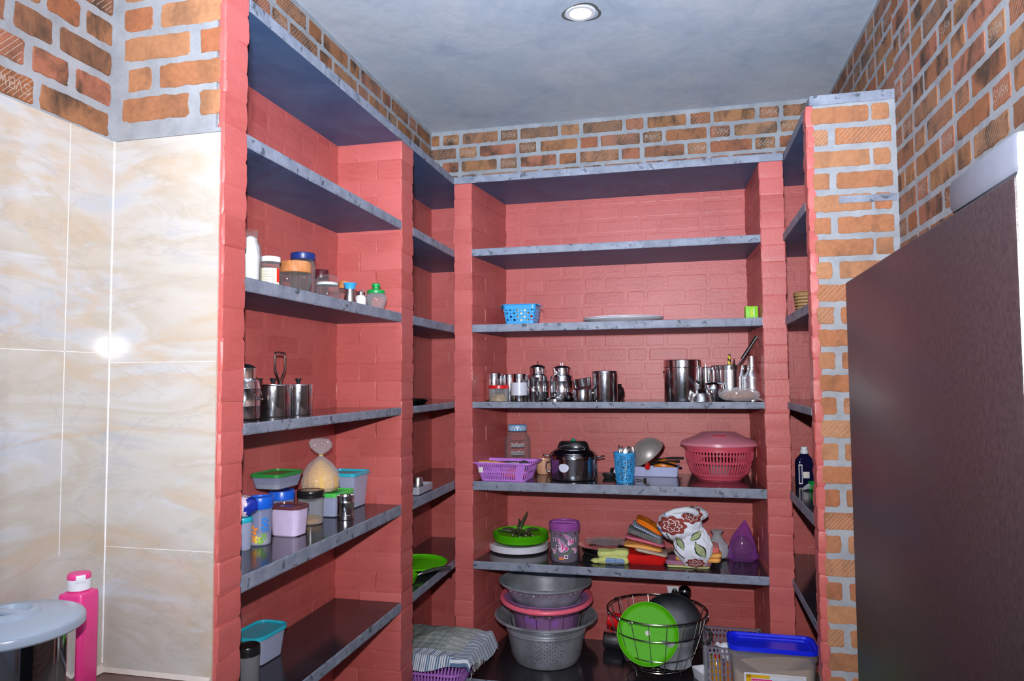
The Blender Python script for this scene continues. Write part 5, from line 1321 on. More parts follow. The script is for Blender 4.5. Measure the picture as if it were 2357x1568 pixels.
def fabric(name, c, stripe=None, scale=60, c3=None):
    m, nt, bs, out = nodes(name); co = objco(nt); n = noise_tex(nt, 40, 4, .6, co)
    base = ramp(nt, n.outputs[0], [(.3, tuple(v*.86 for v in srgb(*c)[:3])), (.7, srgb(*c))]).outputs[0]
    if stripe:
        for ax in stripe[1]:
            w = nt.nodes.new('ShaderNodeTexWave'); w.wave_type = 'BANDS'; w.bands_direction = ax; w.inputs['Scale'].default_value = scale; w.inputs['Distortion'].default_value = .6; w.inputs['Detail'].default_value = 1
            nt.links.new(co, w.inputs[0]); k = ramp(nt, w.outputs[1] if len(w.outputs) > 1 else w.outputs[0], [(.45, (0,0,0,1)), (.55, (.8,.8,.8,1))])
            base = mixc(nt, k.outputs[0], base, srgb(*stripe[0]))
    nt.links.new(base, bs.inputs['Base Color']); bs.inputs['Roughness'].default_value = .9; bs.inputs['Specular IOR Level'].default_value = .15
    n2 = noise_tex(nt, 300, 3, .6, co); bump(nt, bs, n2.outputs[0], .5, .002); return m
def cloth(name, label, x, y, z, w, d, h, layers, mat, rz=0, rot=None, seed=0, sag=0, amp=.006, group=None):
    o = cloth_slab(w, d, h, layers, seed, amp, sag=sag).build(name, mat, None, (x, y, z), rot=rot or (0, 0, rz), ang=60); return tag(o, label, 'cloth', group)
YG = fabric('yellow_green_cotton', (206,212,130)); BZ = fabric('blue_zigzag_cotton', (190,196,196), ((70,120,180), 'XZ'), 40)
RD = fabric('red_flannel', (206,26,24)); OR = fabric('orange_flannel', (240,128,30)); AP = fabric('apricot_flannel', (244,178,96)); PK = fabric('pink_cotton', (214,112,136))
GC = fabric('grey_check_cotton', (186,184,176), ((96,98,100), 'XY'), 30); ST = fabric('striped_cotton', (196,184,166), ((150,120,110), 'Y'), 30); RC = fabric('red_check_cotton', (226,96,92), ((238,150,140), 'XZ'), 50); MV = fabric('mauve_cotton', (176,120,150)); PG = fabric('pale_green_cotton', (200,208,140))
BL = fabric('pale_blue_cotton', (130,160,200), ((200,205,215), 'X'), 30)
u_, v_ = dxy(1410, 1300, z6)
t = thing('duster', 'folded yellow green duster with a blue zigzag printed panel', 'cloth', (u_, u_*0+v_+.045, z6), .08)
cloth_slab(.165, .085, .066, 2, 3, .012).build('folded_cloth', YG, t, ang=60)
cloth_slab(.10, .02, .03, 1, 9, .008).build('printed_panel', BZ, t, loc=(.008, -.036, .002), ang=60)
mm = M(); mm.sphere((0,0,.012), .045, .03, .012, 20, 10, blobby(3, .2)); mm.build('loose_corner', YG, t, loc=(-.075, -.012, 0))
X0, Y0 = -.21, 3.94
cloth('folded_towel', 'bright red folded towel at the bottom of the left pile', X0, Y0, z6, .215, .15, .052, 1, RD, rz=.05, seed=5, amp=.010)
cloth('folded_cloth', 'striped beige cloth hanging out between the red towel folds', X0+.035, Y0-.01, z6+.0565, .17, .15, .013, 1, ST, seed=6, rot=(0, .16, 0))
cloth('folded_towel', 'apricot folded towel on top of the red one', X0-.01, Y0+.01, z6+.076, .20, .15, .022, 1, AP, seed=7, rot=(0, .12, 0), sag=.012)
cloth('folded_cloth', 'rose pink folded cloth in the left pile', X0+.0, Y0+.02, z6+.106, .21, .14, .013, 1, PK, seed=8, rot=(0, .20, 0))
cloth('folded_cloth', 'grey checked folded cloth with frayed left edge', X0+.0, Y0+.02, z6+.129, .19, .14, .024, 3, GC, seed=9, rot=(0, .33, 0))
cloth('folded_cloth', 'pale blue striped cloth over the grey checked one', X0+.01, Y0+.025, z6+.160, .17, .14, .010, 1, BL, seed=10, rot=(0, .42, 0))
cloth('folded_towel', 'orange folded towel on top of the left pile', X0+.02, Y0+.03, z6+.178, .155, .14, .030, 2, OR, seed=11, rot=(0, .50, 0), sag=.012)
X1, Y1 = .045, 3.93
cloth('folded_cloth', 'pale green cloth at the bottom of the right pile', X1-.03, Y1-.012, z6, .22, .15, .010, 1, PG, seed=12)
cloth('folded_cloth', 'mauve crumpled cloth above the pale green one', X1-.03, Y1-.005, z6+.0115, .23, .15, .017, 2, MV, seed=13, amp=.005)
cloth('folded_towel', 'lower of the two apricot towels in the right pile', X1+.02, Y1, z6+.030, .23, .15, .022, 1, AP, seed=14, rz=-.04)
cloth('folded_towel', 'upper of the two apricot towels in the right pile', X1+.02, Y1, z6+.0535, .235, .15, .022, 1, AP, seed=15, rz=.03)
cloth('folded_cloth', 'red checked cloth on top of the right pile', X1+.02, Y1+.01, z6+.077, .215, .14, .028, 3, RC, seed=16)
# big white printed cloth
def patcol(x, z, hero):
    """print of the white cloth: brick red peonies, green leaves outlined in black, on white"""
    white = (.72, .76, .84, 1)
    for (cx, cz, rx, rz) in hero['fl']:
        dx, dz = (x-cx)/rx, (z-cz)/rz; a = math.atan2(dz, dx); d = math.hypot(dx, dz)
        if d < 1+.09*math.cos(a*8):
            w1 = abs(d-(.62+.09*math.cos(a*7))); w2 = abs(d-(.32+.09*math.cos(a*5+1)))
            if w1 < .035 or w2 < .04: return (.8, .74, .74, 1)
            return (.27, .055, .045, 1) if d > .5 else (.22, .045, .04, 1)
    for (cx, cz, L, W, rot) in hero['lf']:
        dx, dz = x-cx, z-cz; p = dx*math.cos(rot)+dz*math.sin(rot); q = -dx*math.sin(rot)+dz*math.cos(rot)
        k = 1-abs(p/L)**1.6
        if k > 0:
            e = abs(q)/(W*k)
            if e < .80: return (.36, .42, .22, 1)
            if e < 1.12: return (.015, .02, .02, 1)
    for (x0, z0, x1, z1) in hero['st']:
        L2 = (x1-x0)**2+(z1-z0)**2; f = max(0, min(1, ((x-x0)*(x1-x0)+(z-z0)*(z1-z0))/L2)); d = math.hypot(x-x0-f*(x1-x0), z-z0-f*(z1-z0))
        if d < .0028: return (.02, .02, .02, 1)
    for (cx, cz, rr_) in hero['bl']:
        if math.hypot(x-cx, z-cz) < rr_: return (.12, .3, .62, 1)
    return white
hero = dict(fl=[(-.045, .215, .062, .046), (.045, .265, .045, .036), (.055, .022, .042, .026)], lf=[(.060, .165, .036, .016, .75), (.078, .092, .044, .022, -1.0), (-.012, .125, .042, .015, -1.1)],
            st=[(-.072, .17, -.035, .085), (-.035, .085, .005, .045), (.058, .135, .06, .085)], bl=[(-.108, .18, .016), (-.07, .27, .014)])
mm = M()
def lump(c, R3, n, m, amp, seed, f, twist=0):
    s0 = len(mm.f)
    def fn(d):
        v = Vector((d.x*f+seed, d.y*f, d.z*f)); return 1+amp*noise.noise(v)+amp*.5*noise.noise(v*2.3)-.02*abs(math.sin(d.x*3+d.z*4+seed))**3
    mm.sphere(c, *R3, n, m, fn)
    for i in range(s0, len(mm.f)):
        c_ = sum((Vector(mm.v[k]) for k in mm.f[i]), Vector())/len(mm.f[i]); mm.c[i] = patcol(c_.x, c_.z, hero)
lump((-.012, .0, .205), (.108, .085, .082), 240, 150, .10, 3, 1.6)
lump((.045, -.02, .105), (.085, .052, .108), 240, 150, .12, 7, 1.8)
lump((.055, .03, .262), (.062, .05, .038), 160, 80, .14, 12, 2)
rl = [( -.07, -.035, .262), (-.03, -.045, .285), (.02, -.045, .295), (.05, -.035, .288), (.06, -.02, .275)]
s0 = len(mm.f); mm.tube(rl, .015, 14, r1=.018)
for i in range(s0, len(mm.f)): mm.c[i] = (.72, .76, .82, 1) if i % 5 else (.55, .62, .62, 1)
mm.xf(Matrix.Diagonal((1.12, 1, .99, 1)))
o = mm.build('tablecloth', attr_cloth('printed_cotton'), None, (.01, 3.91, z6+.002), ang=70)
o.location = (-.012, 3.872, z6+.010)
tag(o, 'big bundled white cloth printed with red peonies and green leaves over the right pile', 'cloth')
# grey bag and purple bag
x, y, r, h = place(1633, 1676, 1222, z6, Y=4.1)
t = thing('food_bag', 'grey white knotted plastic bag behind the printed cloth', 'bag', (x-.01, y, z6))
mm = M(); mm.lathe([(.03, 0), (.055, .01), (.062, .04), (.055, .08), (.035, .10), (.02, .125), (.034, .15), (.01, .155)], 36, wob=lambda f, q: 1+.07*math.sin(f*2*PI*4+q*50)+.04*math.sin(f*2*PI*9)); mm.build('bag_film', clear('grey_polythene', (.9,.9,.92,1), .5, (.6,.6,.66,1), .2), t)
mm = M(); mm.lathe([(.03, .004), (.048, .012), (.052, .04), (.03, .07), (.001, .075)], 24); mm.build('pale_filling', WHITE, t)
x, y, r, h = P6(1678, 1748, 1197, 1297)
t = thing('food_bag', 'pointed purple plastic bag with dark food inside at the right end', 'bag', (x-.01, y, z6))
mm = M(); mm.lathe([(r*.9, 0), (r*1.02, .012), (r*.98, h*.12), (r*.86, h*.35), (r*.72, h*.55), (r*.42, h*.76), (r*.16, h*.93), (r*.05, h)], 48, sy=.75, wob=lambda f, q: 1+.06*math.sin(f*2*PI*5+q*40)+.035*math.sin(f*2*PI*11+q*70))
for i, v in enumerate(mm.v): mm.v[i] = (v[0]+.018*(v[2]/h)**2, v[1], v[2])
mm.build('bag_film', PBAG, t)
mm = M(); mm.sphere((0, 0, h*.30), r*.72, r*.5, h*.29, 30, 16, blobby(17, .14)); o = mm.build('dark_food', plain('dark_dried_food', srgb(96,70,62), .6, var=.5, vs=60), t); o['kind'] = 'stuff'

# ================================================================ lowest back shelf: nested basins
r_ = ray(1257, 1450); p_ = r_*(3.94/r_.y); BX, BY = p_.x, 3.94
def nd_pot():
    t = thing('aluminium_basin', 'big hammered aluminium pot with flared rim at the bottom of the nested stack', 'basin', (BX, BY, z7)); Hh = .238
    return t, Hh
t, Hh = nd_pot(); K = .98
mm = M(); mm.lathe(shell([(.155, 0), (.172, .004), (.182, .02), (.186, .03), (.190, .036), (.212, Hh*.62), (.216, Hh*.70), (.2195, Hh*.715), (.216, Hh*.73), (.219, Hh*.76), (.2225, Hh*.775), (.219, Hh*.79), (.222, Hh*.84), (.232, Hh*.88), (.255, Hh*.93), (.272, Hh*.975), (.278, Hh), (.283, Hh-.002), (.284, Hh+.006), (.276, Hh+.008)], .003), 80, cap0=False, cap1=False)
pt_ = mm.build('body', ALU, t)
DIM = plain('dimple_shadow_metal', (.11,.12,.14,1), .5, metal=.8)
mm = M(); aim = math.atan2(-BY, -BX)
for j in range(11):
    for i in range(9):
        a = aim-.05+(i-4)*.14+(j % 2)*.07; z_ = .045+j*.0115+(.003*((i*j) % 3)); 
        if abs(i-4+(j % 2)*.5) > 4.3-abs(j-5)*.4: continue
        q = .190+(.212-.190)*(z_-.036)/(Hh*.62-.036)+.0004; R = []
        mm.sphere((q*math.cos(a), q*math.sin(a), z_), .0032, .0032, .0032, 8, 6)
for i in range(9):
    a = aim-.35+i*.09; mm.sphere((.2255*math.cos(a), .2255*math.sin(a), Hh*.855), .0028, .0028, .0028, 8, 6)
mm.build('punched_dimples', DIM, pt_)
# lilac bucket nested inside
t = thing('plastic_bucket', 'pale purple printed plastic bucket nested between the two metal basins', 'bucket', (BX+.003, BY, z7+.03)); t.scale = (1, 1, .87)
bk = vess([(.13, 0), (.14, .004), (.196, .345), (.203, .352), (.232, .356), (.234, .362)], .003, t, 'body', clear('mauve_translucent', (.85,.7,.88,1), .8, srgb(176,128,184), .3), n=64)
mm = M(); mm.tube([(.243*math.cos(2*PI*k/48), .243*math.sin(2*PI*k/48), .352-.018*math.cos(2*PI*k/48-aim)) for k in range(48)], .0145, 12, closed=True); mm.build('pink_handle_rim', PINK, t)
mm = M(); pts = [(.243*math.cos(aim-.28+.28*k/6-.12), .243*math.sin(aim-.28+.28*k/6-.12), .336) for k in range(7)]; mm.tube(pts, .0175, 12); mm.build('grip', PINK, t)
mm = M()
text_mesh(mm, 'Fresh flowers', .022, Matrix.Translation((.193*math.cos(aim+.33), .193*math.sin(aim+.33), .285)) @ Matrix.Rotation(aim+.33+PI/2, 4, 'Z') @ Matrix.Rotation(PI/2+.16, 4, 'X') @ Matrix.Rotation(.14, 4, 'Z'))
mm.build('lettering', col('plum_ink', 110, 60, 130, .5), bk, smooth=False)
mm = M()
def Pb(u, v, e): rad = .14+(.056)*(v/.345)+e; a = aim+u/rad; return (rad*math.cos(a), rad*math.sin(a), v)
for (cu, cv, cr) in ((-.10, .265, .03), (-.06, .25, .022), (.15, .30, .03), (.045, .25, .022), (-.16, .30, .02)): decal_flower(mm, Pb, (cu, cv), cr, 6, cu*9, .001)
mm.build('flower_print', col('violet_print', 150, 100, 190, .5), bk, smooth=False)
# wire basket around the bucket
t = thing('wire_basket', 'thin wire basket nested between the bucket and the big pot, with side hooks', 'wire basket', (BX+.003, BY, z7+.03)); t.scale = (1, 1, .80)
mm = M(); mm.tube([(.214*math.cos(2*PI*k/48), .214*math.sin(2*PI*k/48), .325) for k in range(48)], .0025, 6, closed=True); mm.build('rim', WIRE, t)
mm = M()
for k in range(18):
    a = 2*PI*k/18+.1; mm.tube([(.214*math.cos(a), .214*math.sin(a), .325), (.16*math.cos(a), .16*math.sin(a), .01), (.0, 0, .004)], .0016, 6)
mm.build('wires', WIRE, t)
for a in (-.42, -.3, -.02, .12, .9):
    mm = M(); b_ = aim+a
    if a == .9: b_ = aim+1.25
    mm.tube([(.218*math.cos(b_+.05*math.cos(q)), .218*math.sin(b_+.05*math.cos(q)), .326+.006*math.sin(q)+(.02 if a == .9 else 0)) for q in [2*PI*k/12 for k in range(12)]], .002, 6, closed=True); mm.build('hook', STEEL, t)
# upper basin
t = thing('aluminium_basin', 'hammered aluminium basin on top of the nested stack, just below the shelf', 'basin', (BX-.002, BY, z7+.304)); t.scale = (.965, .965, 1.18)
mm = M(); mm.lathe(shell([(.15, 0), (.18, .01), (.205, .045), (.214, .06), (.232, .085), (.258, .098), (.264, .100), (.266, .106), (.26, .108)], .003), 80, cap0=False, cap1=False); bs_ = mm.build('body', ALU, t)
mm = M()
for j in range(5):
    for i in range(46):
        a = 2*PI*i/46+j*.06; q = .150+.011*j; z_ = .0035+.0004*j+(.012*(j/5)**2)
        mm.sphere((q*math.cos(a), q*math.sin(a), z_), .0085, .0085, .0022, 10, 6)
mm.build('hammer_marks', ALU, bs_)
mm = M()
for i in range(34):
    a = 2*PI*i/34; mm.sphere((.2285*math.cos(a), .2285*math.sin(a), .078), .0035, .0035, .003, 8, 6)
mm.build('rim_dimples', STEEL, bs_)

# ================================================================ wire dish basket
r_ = ray(1510, 1410); p_ = r_*(3.91/r_.y); RX, RY = p_.x+.004, 3.91
t = thing('dish_basket', 'round plated wire dish basket standing on wire feet, full of pans', 'dish basket', (RX, RY, z7)); RT = .318
ringr = lambda z_: .155+.105*max(0, (z_-.04)/(RT-.04))**.75
mm = M(); mm.tube([(ringr(RT)*math.cos(2*PI*k/64), ringr(RT)*math.sin(2*PI*k/64), RT) for k in range(64)], .0042, 8, closed=True); mm.build('rim', WIRE, t)
for nm, zz in (('upper_hoop', .225), ('lower_hoop', .115), ('bottom_hoop', .045)):
    mm = M(); mm.tube([(ringr(zz)*math.cos(2*PI*k/64), ringr(zz)*math.sin(2*PI*k/64), zz) for k in range(64)], .003, 8, closed=True); mm.build('hoop', WIRE, t)
mm = M()
for k in range(18):
    a = 2*PI*k/18+.05; mm.tube([(ringr(z_)*math.cos(a), ringr(z_)*math.sin(a), z_) for z_ in (RT, .28, .225, .17, .115, .08, .045)]+[(.08*math.cos(a), .08*math.sin(a), .038)], .0022, 6)
mm.tube([(.08*math.cos(2*PI*k/32), .08*math.sin(2*PI*k/32), .038) for k in range(32)], .0025, 6, closed=True); mm.tube([(.12*math.cos(2*PI*k/32), .12*math.sin(2*PI*k/32), .041) for k in range(32)], .0025, 6, closed=True)
mm.build('upright_wires', WIRE, t)
for k in range(4):
    a = -2.3+k*PI/2; mm = M(); mm.tube([((.14)*math.cos(a-.22), .14*math.sin(a-.22), .046), (.15*math.cos(a), .15*math.sin(a), .003), (.14*math.cos(a+.22), .14*math.sin(a+.22), .046)], .003, 8); mm.build('foot', WIRE, t)
for k in range(6):
    a = [-2.75, -2.35, -2.05, -.35, -.2, 2.6][k]; q = ringr(RT)+.006; mm = M()
    mm.tube([(q*math.cos(a+.045*math.cos(b)), q*math.sin(a+.045*math.cos(b)), RT-.003+.006*math.sin(b)) for b in [2*PI*j/12 for j in range(12)]], .0022, 6, closed=True); mm.build('hook_eye', STEEL, t)
for a in (2.45, -.28):
    mm = M(); q = ringr(RT)-.01
    mm.tube([(q*math.cos(a-.16), q*math.sin(a-.16), RT), (q*.93*math.cos(a-.14), q*.93*math.sin(a-.14), RT-.085), (q*.93*math.cos(a+.14), q*.93*math.sin(a+.14), RT-.085), (q*math.cos(a+.16), q*math.sin(a+.16), RT)], .0026, 6); mm.build('cup_holder', WIRE, t)
# contents: green plate leaning in front, dark kadai behind, pan at the bottom
mm = M(); r = .156; mm.lathe(shell([(r*.80, 0), (r*.86, .001), (r*.95, .009), (r*.985, .020), (r*1.0, .021)], .002), 72, cap0=False, cap1=False)
o = mm.build('dinner_plate', LIME, None); tag(o, 'lime green plate leaning upright inside the wire dish basket, price sticker on it', 'plate')
pc = ray(1491, 1460); pc = pc*(3.80/pc.y); o.matrix_world = Matrix.Translation((pc.x, 3.80, pc.z+H)) @ Matrix.Rotation(math.radians(-6), 4, 'Z') @ Matrix.Rotation(math.radians(14), 4, 'Y') @ Matrix.Rotation(math.radians(64), 4, 'X')
mm = M(); mm.box(-.011, -.011, .0022, .011, .011, .0027); s_ = mm.build('price_sticker', TAPE, o, loc=(-.002, .004, 0)); s_.rotation_euler = (0, 0, .5)
t = thing('cooking_pan', 'big dark iron wok with its stained round base facing out of the wire basket', 'pan')
mm = M(); mm.lathe(shell([(.06, 0), (.105, .006), (.125, .02), (.142, .05), (.150, .085), (.154, .087)], .003), 56, cap0=False, cap1=False)
mm.build('body', plain('sooty_iron', (.055,.06,.07,1), .45, metal=.5, var=.5, vs=9), t)
WK = ray(1550, 1437); WK = WK*(3.86/WK.y)
t.matrix_world = Matrix.Translation((WK.x, 3.86, WK.z+H)) @ Matrix.Scale(1.08, 4) @ Matrix.Rotation(math.radians(14), 4, 'Y') @ Matrix.Rotation(math.radians(66-180), 4, 'X')
for s in (1,):
    mm = M(); mm.tube([(.146, -.035, .075), (.178, -.03, .078), (.19, 0, .078), (.178, .03, .078), (.146, .035, .075)], .008, 10); mm.build('loop_handle', BLACKM, t)
t = thing('cooking_pot', 'grey aluminium pot standing in the right side of the wire basket', 'pot', (RX+.075, 3.895, z7+.047))
vess([(.085, 0), (.10, .006), (.115, .12), (.12, .125), (.12, .15), (.128, .155)], .003, t, 'body', ALU)
t = thing('steel_bowl', 'wide steel bowl at the bottom of the wire basket under the green plate', 'bowl', (RX-.06, 3.80, z7+.060), rot=(.5, 0, 0))
vess([(.05, 0), (.075, .01), (.10, .045), (.105, .047)], .0015, t, 'body', STEEL); t.location = (RX-.045, 3.88, z7+.046); t.rotation_euler = (.12, -.08, 0)
# utensils standing at the back
def stood(name, label, cat, u, v, Y_):
    p = ray(u, v); p = p*(Y_/p.y); t = thing(name, label, cat, (p.x-.03, Y_-.03, z7+.045)); top = Vector((.03, .03, p.z+H-(z7+.045))); return t, top
t, tp = stood('ladle', 'black ladle with a dark shiny ball shaped bowl above the wire basket rim', 'ladle', 1576, 1363, 4.10)
mm = M(); mm.tube([(0, 0, 0), tp], .005, 8); mm.build('stem', BLACK, t)
mm = M(); mm.sphere(tp, .036, .030, .036, 24, 16); mm.build('bowl', DSTEEL, t)
t, tp = stood('spatula', 'white square ended spatula sticking up behind the wire basket', 'spatula', 1549, 1362, 4.13)
mm = M(); mm.tube([(0, 0, 0), tp-Vector((.003, .003, .02))], .005, 8); mm.build('stem', WHITE, t)
mm = M(); mm.loft([[(tp.x+q, tp.y+w_, tp.z-.035) for q, w_ in ((-.020, -.003), (.020, -.003), (.020, .003), (-.020, .003))], [(tp.x+q, tp.y+w_, tp.z+.030) for q, w_ in ((-.034, -.002), (.032, -.002), (.032, .002), (-.034, .002))]], True, True); mm.build('blade', WHITE, t)
t, tp = stood('spoon', 'black nylon spoon in front of the white spatula', 'spoon', 1553, 1368, 4.07)
mm = M(); mm.tube([(0, 0, 0), tp], .005, 8); mm.build('stem', BLACK, t)
mm = M(); mm.sphere(tp, .018, .006, .032, 20, 12); mm.build('bowl', BLACK, t)
# red and steel cups at the left of the basket
t = thing('red_cup', 'red enamel cup hanging on the left side of the wire basket', 'cup')
mm = M(); mm.lathe(shell([(.03, 0), (.036, .003), (.042, .065), (.046, .07)], .002), 32, cap0=False, cap1=False); mm.build('body', REDP, t)
mm = M(); mm.tube([(.040, 0, .055), (.062, 0, .05), (.062, 0, .025), (.036, 0, .015)], .003, 6); mm.build('handle', REDP, t)
pc = ray(1411, 1425); pc = pc*(3.95/pc.y); t.matrix_world = Matrix.Translation((pc.x-.03, 3.95, pc.z+H)) @ Matrix.Rotation(math.radians(100), 4, 'Y')
t = thing('steel_mug', 'steel mug lying on its side on the stone left of the wire basket', 'mug')
mm = M(); mm.lathe(shell([(.040, 0), (.046, .004), (.048, .01), (.048, .11), (.05, .112)], .0015), 40, cap0=False, cap1=False); mm.build('body', STEEL2, t)
pc = ray(1391, 1475); pc = pc*(4.17/pc.y); t.matrix_world = Matrix.Translation((pc.x, 4.17, z7+.051)) @ Matrix.Rotation(math.radians(-8), 4, 'Z') @ Matrix.Rotation(math.radians(90), 4, 'Y')
t = thing('white_tray', 'white angular plastic tray poking out under the right of the wire basket', 'tray', (RX+.225, 3.83, z7+.0), .5)
mm = M(); mm.loft([rring(0,0,.04,.10,.004,0), rring(.01,0,.07,.13,.004,.05), rring(.01,0,.066,.126,.003,.05), rring(0,0,.036,.096,.003,.004)], True, True); mm.build('body', WHITE, t)

# ================================================================ crate, big labelled box
t = thing('crate', 'smoky translucent slotted plastic crate behind the blue lidded box', 'crate', (.225, 3.80, z7)); W, D, hh = .275, .30, .235
def ch(u, v):
    row = v*7
    if row % 1 < .14 or v > .97: return False
    k = (u*60) % 1
    if (u*12) % 1 < .10: return False
    if row > 6: return (.25 < k < .75) and (.35 < row % 1 < .8)
    return k > .38
mm = M(); basket_shell(mm, W, D, hh, .014, .94, ch, 240, 49, .003)
mm.loft([rring(0,0,W*.94,D*.94,.013,0), rring(0,0,W*.94,D*.94,.013,.003)], True, True)
mm.loft([rring(0,0,W,D,.014,hh-.008), rring(0,0,W+.008,D+.008,.016,hh-.008), rring(0,0,W+.008,D+.008,.016,hh), rring(0,0,W-.008,D-.008,.012,hh), rring(0,0,W-.008,D-.008,.012,hh-.008)])
mm.build('body', clear('smoky_crate_plastic', (.75,.72,.78,1), .62, srgb(140,132,150), .2), t)
for sx_ in (-1, 1):
    for sy_ in (-1, 1):
        mm = M(); mm.bbox(sx_*W/2-.009, sy_*D/2-.009, 0, sx_*W/2+.009, sy_*D/2+.009, hh+.004, .003); mm.build('corner_post', FROSTD, t)
YG_ = clear('amber_oil_bottle', (.9,.7,.2,1), .75, srgb(222,160,20), .12)
for q, (ox, oy, lab, c_) in enumerate(((-.085, -.085, 'yellow ribbed oil bottle at the front left of the crate', YG_), (-.02, -.08, 'amber oil bottle right of the yellow one in the crate', clear('orange_bottle', (.9,.5,.2,1), .8, srgb(216,120,30), .12)), (-.085, .0, 'olive coloured bottle at the middle left of the crate', col('olive_plastic', 140, 130, 40)))):
    t = thing('oil_bottle', lab, 'bottle', (.225+ox, 3.80+oy, z7+.0035))
    vess([(.024, 0), (.03, .004), (.03, .12), (.026, .135), (.014, .155), (.013, .165)], .0015, t, 'body', c_, wob=lambda f, q_: 1+.03*math.sin(f*2*PI*10))
    solid([(.015, .16), (.0155, .162), (.0155, .178), (.001, .179)], t, 'cap', REDP if q < 2 else BLACK, 20)
t = thing('white_bottle', 'white moulded squeeze bottle tilted over the front of the crate', 'bottle', (.20, 3.72, z7+.19), rot=(.3, 1.05, .3))
solid([(.001, -.03), (.035, -.028), (.044, .0), (.04, .03), (.022, .055), (.012, .06)], t, 'body', WHITE)
solid([(.010, .058), (.010, .085), (.001, .086)], t, 'nozzle', WHITE, 16); t.location = (.20, 3.73, z7+.185); t.rotation_euler = (.2, -.9, .3)
# big storage box standing on the floor
bxx, byy = .372, 3.485; W, D, hh = .375, .19, .425
t = thing('storage_box', 'tall beige grain filled box with bright blue lid and yellow and white brand label', 'container', (bxx, byy, 0), 0)
b = None
mm = M(); mm.loft([rring(0,0,W*.82,D*.82,.03,0), rring(0,0,W*.85,D*.85,.035,.006), rring(0,0,W*.97,D*.97,.04,hh-.055), rring(0,0,W,D,.042,hh-.05), rring(0,0,W,D,.042,hh-.018), rring(0,0,W-.006,D-.006,.04,hh-.018), rring(0,0,W*.97-.008,D*.97-.008,.038,hh-.055), rring(0,0,W*.85-.008,D*.85-.008,.033,.01)], True, True)
b = mm.build('body', clear('smoky_box_plastic', (.97,.96,.97,1), .14, srgb(190,186,192), .2, .3, .3), t)
mm = M(); k_ = .985; R = [rring(0,0,W*.85*k_-.006,D*.85*k_-.006,.03,.012), rring(0,0,W*.94*k_-.006,D*.94*k_-.006,.034,hh*.70)]
mm.loft(R, True, False); n0 = mm.add(R[-1]); c_ = []
top = [(x_, y_, z_+.045*math.cos((x_-bxx*0)/W*2*PI+.6)*-1) for x_, y_, z_ in R[-1]]
mm.loft([R[-1], top], False, False); mm.loft([top, [(p[0]*.3, p[1]*.3, hh*.70-.03) for p in top]], False, True)
mm.build('grain', plain('beige_grain', srgb(196,176,146), .8, var=.15, vs=200), t)
mm = M(); L0 = hh-.02
mm.loft([rring(0,0,W-.002,D-.002,.04,L0), rring(0,0,W+.010,D+.010,.045,L0), rring(0,0,W+.012,D+.012,.046,L0+.008), rring(0,0,W+.010,D+.010,.045,hh), rring(0,0,W-.010,D-.010,.038,hh), rring(0,0,W-.022,D-.022,.034,hh-.010), rring(0,0,W-.05,D-.05,.026,hh-.012), rring(0,0,W-.056,D-.056,.024,hh-.017), rring(0,0,W-.2,D-.15,.01,hh-.017)], True, True)
mm.build('lid', ULTRA, t)
def face_mat(x_, z_, e=0):
    # near face of the tapered body
    f = (z_-.006)/(hh-.061); yy = -(D*(.85+.12*f))/2-.0006-e
    return (x_, yy, z_)
def fq(mm, x0, z0, x1, z1, e): mm.quad(face_mat(x0, z0, e), face_mat(x1, z0, e), face_mat(x1, z1, e), face_mat(x0, z1, e))
mm = M(); zt_ = hh-.112
fq(mm, -.128, zt_-.20, .132, zt_, 0); lb = mm.build('brand_label', plain('glossy_white_label', srgb(212,218,230), .3), b, smooth=False)
mm = M(); fq(mm, -.120, zt_-.20, -.098, zt_-.008, .0004); fq(mm, -.120, zt_-.022, -.02, zt_-.008, .0004); fq(mm, -.02, zt_-.0095, .11, zt_-.008, .0004); fq(mm, .120, zt_-.2, .1215, zt_-.02, .0004)
pts = [(.11+.0105*math.sin(a), zt_-.0195+.0105*math.cos(a)) for a in [PI/2*k/8 for k in range(9)]]
for p, q in zip(pts, pts[1:]): mm.quad(face_mat(p[0], p[1]-.0008, .0004), face_mat(q[0]-.0008, q[1], .0004), face_mat(q[0]+.0006, q[1]+.0006, .0004), face_mat(p[0]+.0003, p[1]+.001, .0004))
mm.build('yellow_frame', YEL, lb, smooth=False)
mm = M(); fq(mm, -.097, zt_-.07, -.010, zt_-.026, .0006); mg = mm.build('magenta_panel', MAG, lb, smooth=False)
def txt(s, x_, z_, size, mat, name, par, e=.0009, align='LEFT'):
    mm = M(); p = face_mat(x_, z_, e); text_mesh(mm, s, size, Matrix.Translation(p) @ Matrix.Rotation(PI/2+.03, 4, 'X'), align, .0002); mm.build(name, mat, par, smooth=False)
txt('VARMORA', -.094, zt_-.038, .0165, WHITE, 'lettering', mg); txt('Homeware', -.072, zt_-.0535, .010, WHITE, 'small_lettering', mg)
txt('SMART', .0, zt_-.036, .022, plain('grey_ink', srgb(70,74,90), .5), 'thin_lettering', lb); txt('STORE', .0, zt_-.058, .023, INK, 'bold_lettering', lb)

